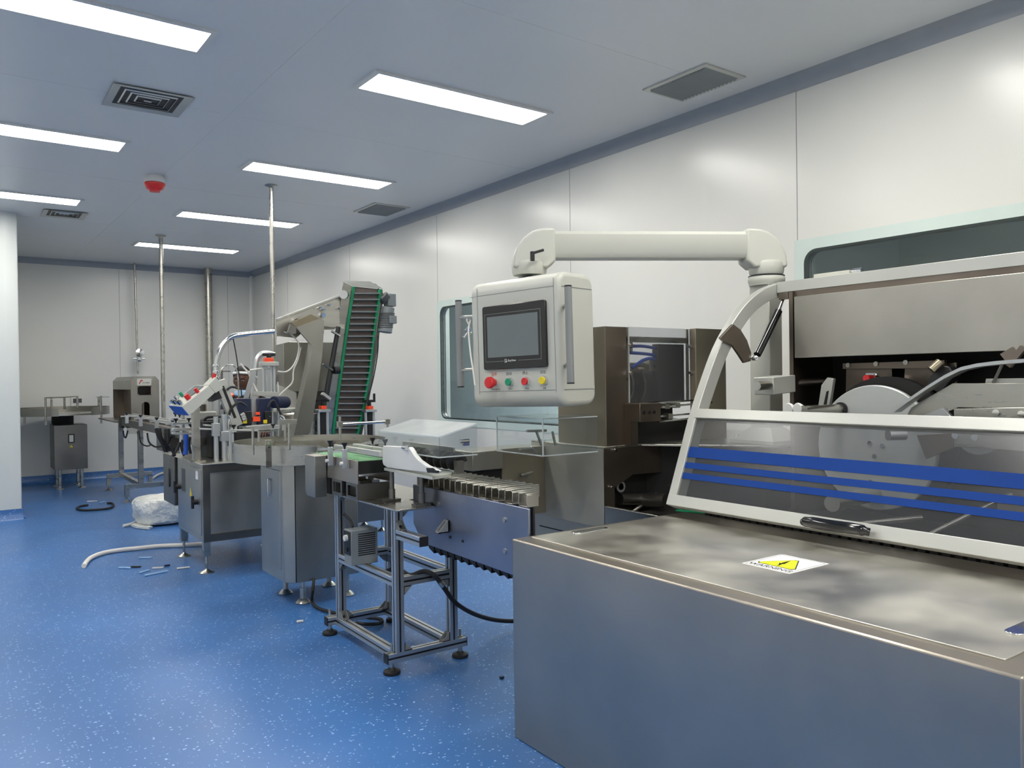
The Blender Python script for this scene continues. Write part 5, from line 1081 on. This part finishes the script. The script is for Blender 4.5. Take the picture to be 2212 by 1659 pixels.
# ================================================================== FLOOR THINGS
def onfloor(pts, z): return [at(a, b, z=z) for a, b in pts]
hw = MB().tube(onfloor([(181, 1223), (188, 1212), (200, 1203), (225, 1194), (260, 1188), (300, 1184), (350, 1179), (395, 1177.5), (438, 1175)], .017), .016, 10, 4)
tag(hw.build('white_hose', 'hose_white'), 'white bendy hose lying on the blue floor in front of the labelling machine', 'hose')
tag(MB().tube(onfloor([(190, 1091), (172, 1094), (166, 1099), (180, 1102), (205, 1101), (235, 1098), (245, 1092), (241, 1087), (231, 1087)], .012), .011, 8, 4).build('black_hose', 'rubber'), 'open loop of black hose lying on the far floor', 'hose')
cab_ = MB().tube([at(678, 1250, y=4.33), at(676, 1275, y=4.30), at(674, 1298, z=.02), at(685, 1312, z=.012), at(715, 1322, z=.012), at(760, 1330, z=.012), at(815, 1336, z=.012), at(826, 1341, z=.012), at(818, 1347, z=.012), at(790, 1348, z=.012), at(770, 1344, z=.012)], .009, 8, 4)
tag(cab_.build('power_cable', 'rubber'), 'black cable curling on the floor behind the aluminium stand', 'cable')
cb2 = thing('power_cable', (1.9, 3.2, .3), 'thick black cable running from the aluminium stand down to the big cabinet', 'cable')
MB().tube([(1.60, 3.48, .42), (1.63, 3.42, .36), (1.67, 3.3, .40), at(885, 1243, y=3.12), at(915, 1234, y=3.08), at(938, 1243, y=3.04), at(958, 1268, y=3.04), at(982, 1300, y=3.05), at(1015, 1322, y=3.12), at(1050, 1335, y=3.2), at(1085, 1341, y=3.25), at(1130, 1342, y=3.25)], .0105, 10, 5).build('cable', 'rubber', cb2)
MB().cyl(at(950, 1256, y=3.03), at(957, 1265, y=3.03), .0135).build('cable_tag', 'steel', cb2)
MB().tube([at(742, 1110, y=3.5), at(755, 1122, y=3.47), at(762, 1138, y=3.44)], .007, 8).build('lead', 'rubber', cb2)
# wrapped bundle
wb = thing('wrapped_bundle', (1.5, 7.35, 0), 'white plastic-wrapped bundle lying on the floor beside the labelling machine', 'bundle')
c_ = at(350, 1135, z=0); random.seed(11); m = MB(); vs = []; fs = []; NU, NV = 30, 9
for j in range(NV):
    for i in range(NU):
        a_ = 2*PI*i/NU; t_ = j/(NV-1); rr = 1.0 if t_ < .75 else 1-(t_-.75)*1.6; rr *= 1+.06*math.sin(5*a_+t_*3)+.085*random.uniform(-1, 1); rr *= .88+.2*math.sin(PI*t_*.9)
        zz = .235*min(1, t_/.75) if t_ < .75 else .235+.02*math.sin((t_-.75)*6)
        vs.append((c_.x+.03+.24*rr*math.cos(a_), c_.y+.12+.21*rr*math.sin(a_), zz+.008*random.uniform(0, 1)*(1 if j else 0)))
for j in range(NV-1):
    for i in range(NU): fs.append((j*NU+i, j*NU+(i+1) % NU, (j+1)*NU+(i+1) % NU, (j+1)*NU+i))
fs += [tuple(range(NU-1, -1, -1)), tuple(range((NV-1)*NU, NV*NU))]
m.add(vs, fs).build('wrapped_roll', 'wrap', wb, sub=1)
m = MB(); P_ = onfloor([(282, 1136), (300, 1132), (330, 1140), (322, 1144), (300, 1142), (290, 1140)], .004); k = len(P_); m.add(P_+[p+Vector((0, 0, .012+.01*(i % 2))) for i, p in enumerate(P_)], [tuple(range(k)), tuple(range(2*k-1, k-1, -1))]+[(i, (i+1) % k, (i+1) % k+k, i+k) for i in range(k)]); m.build('loose_film', 'wrap', wb)
tag(MB().tube(onfloor([(266, 1136), (280, 1133), (292, 1128), (299, 1122)], .015), .013, 8).build('white_hose', 'hose_white'), 'short white hose end sticking out left of the wrapped bundle', 'hose')
tag(MB().tube(onfloor([(330, 1033), (340, 1026), (352, 1022), (365, 1022)], .02), .015, 8).build('white_hose', 'hose_white'), 'white hose on the floor far behind, under the tunnel machine', 'hose')
offs = [((283, 1224), (304, 1224), 'rubber', 'black offcut strip lying on the floor below the white hose'), ((329, 1227), (353, 1226), 'hose_white', 'white hose offcut lying on the floor right of the black strip'),
        ((313, 1243), (362, 1233), 'blue_pale', 'long pale blue scrap strip nearest the camera'), ((300, 1205), (329, 1204), 'blue_pale', 'pale scrap strip directly under the white hose'),
        ((257, 1226), (282, 1227), 'blue_pale', 'pale scrap strip left of the black offcut'), ((382, 1228), (410, 1225), 'hose_white', 'thin white offcut near the front foot of the labelling machine'),
        ((355, 1222), (367, 1220), 'navy', 'tiny dark scrap beside the white hose offcut'), ((302, 1237), (322, 1231), 'blue_pale', 'short slanting pale scrap between the other strips'),
        ((188, 1083), (210, 1082), 'hose_white', 'white paper scrap inside the black hose loop'), ((216, 1086), (226, 1083), 'blue_pale', 'tiny pale scrap at the right end of the black hose loop'),
        ((641, 1343), (655, 1341), 'hose_white', 'tiny cream offcut on the floor left of the aluminium stand'), ((1081, 1462), (1087, 1464), 'navy', 'tiny dark fleck on the floor left of the big cabinet')]
mat('blue_pale', (150, 190, 228), .5)
for a, b, mm, lab in offs:
    p, q = at(*a, z=.006), at(*b, z=.006); tag(MB().bar(p, q, .016, .009).build('floor_scrap', mm, bev=.002), lab, 'scrap', 'scraps on the blue floor')
#PERSON
# ================================================================== PERSON
def skin_body(name, J, E, mm, parent, sub=2, root=0):
    me = bpy.data.meshes.new(name); me.from_pydata([j[:3] for j in J], E, []); o = bpy.data.objects.new(name, me); C.objects.link(o)
    if parent is not None: o.parent = parent; o.matrix_parent_inverse = Matrix.Translation(-Vector(parent['base']))
    s_ = o.modifiers.new('skin', 'SKIN'); s_.use_smooth_shade = True; ss = o.modifiers.new('sub', 'SUBSURF'); ss.levels = ss.render_levels = sub
    if not me.skin_vertices: me.attributes.new('skin', 'FLOAT', 'POINT')
    for i, j in enumerate(J):
        v = me.skin_vertices[0].data[i]; v.radius = (j[3], j[4] if len(j) > 4 else j[3]); v.use_root = (i == root)
    me.materials.append(MATS[mm]); return o
HP_ = at(524, 822, y=7.30); hx_, hy_, hz_ = HP_
pe = thing('person', (hx_+.25, 7.6, 0), 'person in dark overalls with orange stripes and pale blue mask bending behind the machine', 'person')
# leaning forward over the machine: feet and hips behind, head forward and low
fx, fy = hx_+.22, 7.72
dl = (Vector((hx_, hy_, 0))-Vector((fx, fy, 0))); dl.z = 0; dl.normalize(); sd = Vector((-dl.y, dl.x, 0))
def W(f, s, z): p = Vector((fx, fy, 0))+dl*f+sd*s; return (p.x, p.y, z)
J = [(*W(0, 0, .80), .13, .11), (*W(.07, 0, .92), .125, .11), (*W(.19, 0, 1.04), .14, .11), (*W(.29, 0, 1.11), .10, .09), (*W(.33, 0, 1.135), .055),
     (*W(0, .10, .78), .085), (*W(.05, .11, .44), .06), (*W(-.02, .12, .08), .042), (*W(.12, .13, .035), .035),
     (*W(0, -.10, .78), .085), (*W(.05, -.11, .44), .06), (*W(-.02, -.12, .08), .042), (*W(.12, -.13, .035), .035),
     (*W(.28, .19, 1.06), .062), (*W(.36, .24, .86), .045), (*W(.52, .20, .82), .034),
     (*W(.28, -.19, 1.06), .062), (*W(.36, -.24, .86), .045), (*W(.52, -.20, .82), .034)]
E_ = [(0, 1), (1, 2), (2, 3), (3, 4), (0, 5), (5, 6), (6, 7), (7, 8), (0, 9), (9, 10), (10, 11), (11, 12), (3, 13), (13, 14), (14, 15), (3, 16), (16, 17), (17, 18)]
skin_body('overalls', J, E_, 'overall', pe)
# head: one shaped surface, facing left towards the camera side
look = (Vector((-.55, -.80, -.12))).normalized(); hr = look.cross(Vector((0, 0, 1))).normalized(); hu = hr.cross(look).normalized()
HM = Matrix((hr, look, hu)).transposed().to_4x4(); HM.translation = Vector((hx_, hy_, hz_))
def ghead(mb, rx, ry, rz, f, n=32, mrings=20, c=(0, 0, 0)):
    vs = []; fs = []
    for j in range(mrings+1):
        ph = -PI/2+PI*j/mrings
        for i in range(n):
            th_ = 2*PI*i/n; x, y, z = math.cos(ph)*math.cos(th_), math.cos(ph)*math.sin(th_), math.sin(ph)
            vs.append(f(x, y, z, rx, ry, rz, c))
    for j in range(mrings):
        for i in range(n): fs.append((j*n+i, j*n+(i+1) % n, (j+1)*n+(i+1) % n, (j+1)*n+i))
    mb.add(vs, fs); return mb
def face(x, y, z, rx, ry, rz, c):
    X_, Y_, Z_ = x*rx, y*ry, z*rz
    if z < 0: X_ *= 1-.28*(-z)**1.3; Y_ *= 1-.12*(-z)
    if y > 0:
        Y_ += .022*math.exp(-((x/.16)**2+((z+.18)/.20)**2))          # nose
        Y_ -= .010*math.exp(-(((abs(x)-.38)/.18)**2+((z-.06)/.14)**2))    # eye sockets
        Y_ += .008*math.exp(-((x/.30)**2+((z+.50)/.09)**2))          # lips
        Y_ += .012*math.exp(-((x/.28)**2+((z+.85)/.14)**2))          # chin
        Y_ += .006*math.exp(-((z-.20)/.08)**2)*max(0, y)
    return (X_+c[0], Y_+c[1], Z_+c[2])
ball = lambda x, y, z, rx, ry, rz, c: (x*rx+c[0], y*ry+c[1], z*rz+c[2])
hd = MB(HM); ghead(hd, .075, .095, .118, face); hd.cyl((0, -.03, -.08), (0, -.06, -.17), .052, .058, 20)
for s in (-1, 1): ghead(hd, .010, .022, .032, ball, 12, 8, (s*.076, -.005, -.005))
head = hd.build('head', 'skin', pe, sub=1)
for s in (-1, 1):
    m = MB(HM); ghead(m, .012, .009, .008, ball, 14, 8, (s*.029, .083, .008)); m.build('eye', 'tape_grey', head)
    m = MB(HM); ghead(m, .0055, .004, .0055, ball, 10, 6, (s*.029, .0905, .008)); m.build('iris', 'hair', head)
    m = MB(HM); m.tube([(s*.014, .090, .024), (s*.030, .092, .029), (s*.045, .082, .024)], .0035, 6); m.build('eyebrow', 'hair', head)
m = MB(HM); m.tube([(-.024, .088, -.060), (0, .098, -.058), (.024, .088, -.060)], .005, 8); m.build('lips', 'skin', head)
def cap(x, y, z, rx, ry, rz, c):
    if z < .1: z = .1*0+max(z, .05-.25*max(0, -y)); 
    return (x*rx, y*ry-.006, z*rz+.012)
m = MB(HM); ghead(m, .084, .104, .122, lambda x, y, z, rx, ry, rz, c: (x*rx, y*ry-.012, max(z, .50 if y > .1 else -.35)*rz*1.06+.008)); m.build('hair', 'hair', pe)
m = MB(HM); m.tube([(.078, -.02, .06), (.055, .06, .075), (0, .088, .082), (-.055, .06, .075), (-.078, -.02, .06)], .012, 10); m.build('hair_band', 'paper', pe, label='white hair cover pushed back')
m = MB(HM); m.prism([(-.055, -.118), (-.05, -.085), (0, -.075), (.05, -.085), (.055, -.118), (0, -.135)], 'y', .045, .098); mk = m.build('face_mask', 'mask_blue', pe, bev=.008, seg=3, label='pale blue face mask pulled under the chin')
for s in (-1, 1): MB(HM).tube([(s*.05, .07, -.09), (s*.072, .02, -.05), (s*.08, -.01, -.005)], .0015, 6).build('ear_loop', 'paper', mk)
for s in (-1, 1):
    a_ = Vector(W(.36, s*.12, 1.125)); b_ = Vector(W(.24, s*.15, 1.165)); MB().bar(a_+Vector((0, 0, .02)), b_+Vector((0, 0, .0)), .035, .02).build('orange_stripe', 'orange', pe, bev=.006, label='orange reflective stripe')
a_ = at(515, 860, y=7.1); b_ = at(506, 885, y=7.1); MB().bar(a_, b_, .02, .035, (0, 1, 0)).build('sleeve_stripe', 'orange', pe, bev=.004)
# hands on the guard rail: palm plus five bent fingers each
def hand(origin, fdir, side, name):
    f = Vector(fdir).normalized(); s_ = f.cross(Vector((0, 0, 1))).normalized()*side; o_ = Vector(origin)
    J = [(*o_, .026, .018), (*(o_+f*.045), .032, .016), (*(o_+f*.085), .034, .014)]; E2 = [(0, 1), (1, 2)]
    for i, (ln, off_) in enumerate(((.062, -.030), (.072, -.010), (.068, .011), (.052, .030))):
        b0 = len(J); p = o_+f*.09+s_*off_
        J += [(*p, .010), (*(p+f*ln*.45+Vector((0, 0, -.006))), .009), (*(p+f*ln*.75+Vector((0, 0, -.022))), .008), (*(p+f*ln*.9+Vector((0, 0, -.042))), .0075)]
        E2 += [(2, b0), (b0, b0+1), (b0+1, b0+2), (b0+2, b0+3)]
    b0 = len(J); p = o_+f*.03-s_*.032
    J += [(*p, .012), (*(p+f*.03-s_*.014+Vector((0, 0, -.01))), .010), (*(p+f*.055-s_*.012+Vector((0, 0, -.025))), .009)]; E2 += [(0, b0), (b0, b0+1), (b0+1, b0+2)]
    return skin_body(name, J, E2, 'skin', pe, 1)
for s in (1, -1): hand(W(.55, s*.20, .82), dl, s, 'hand')
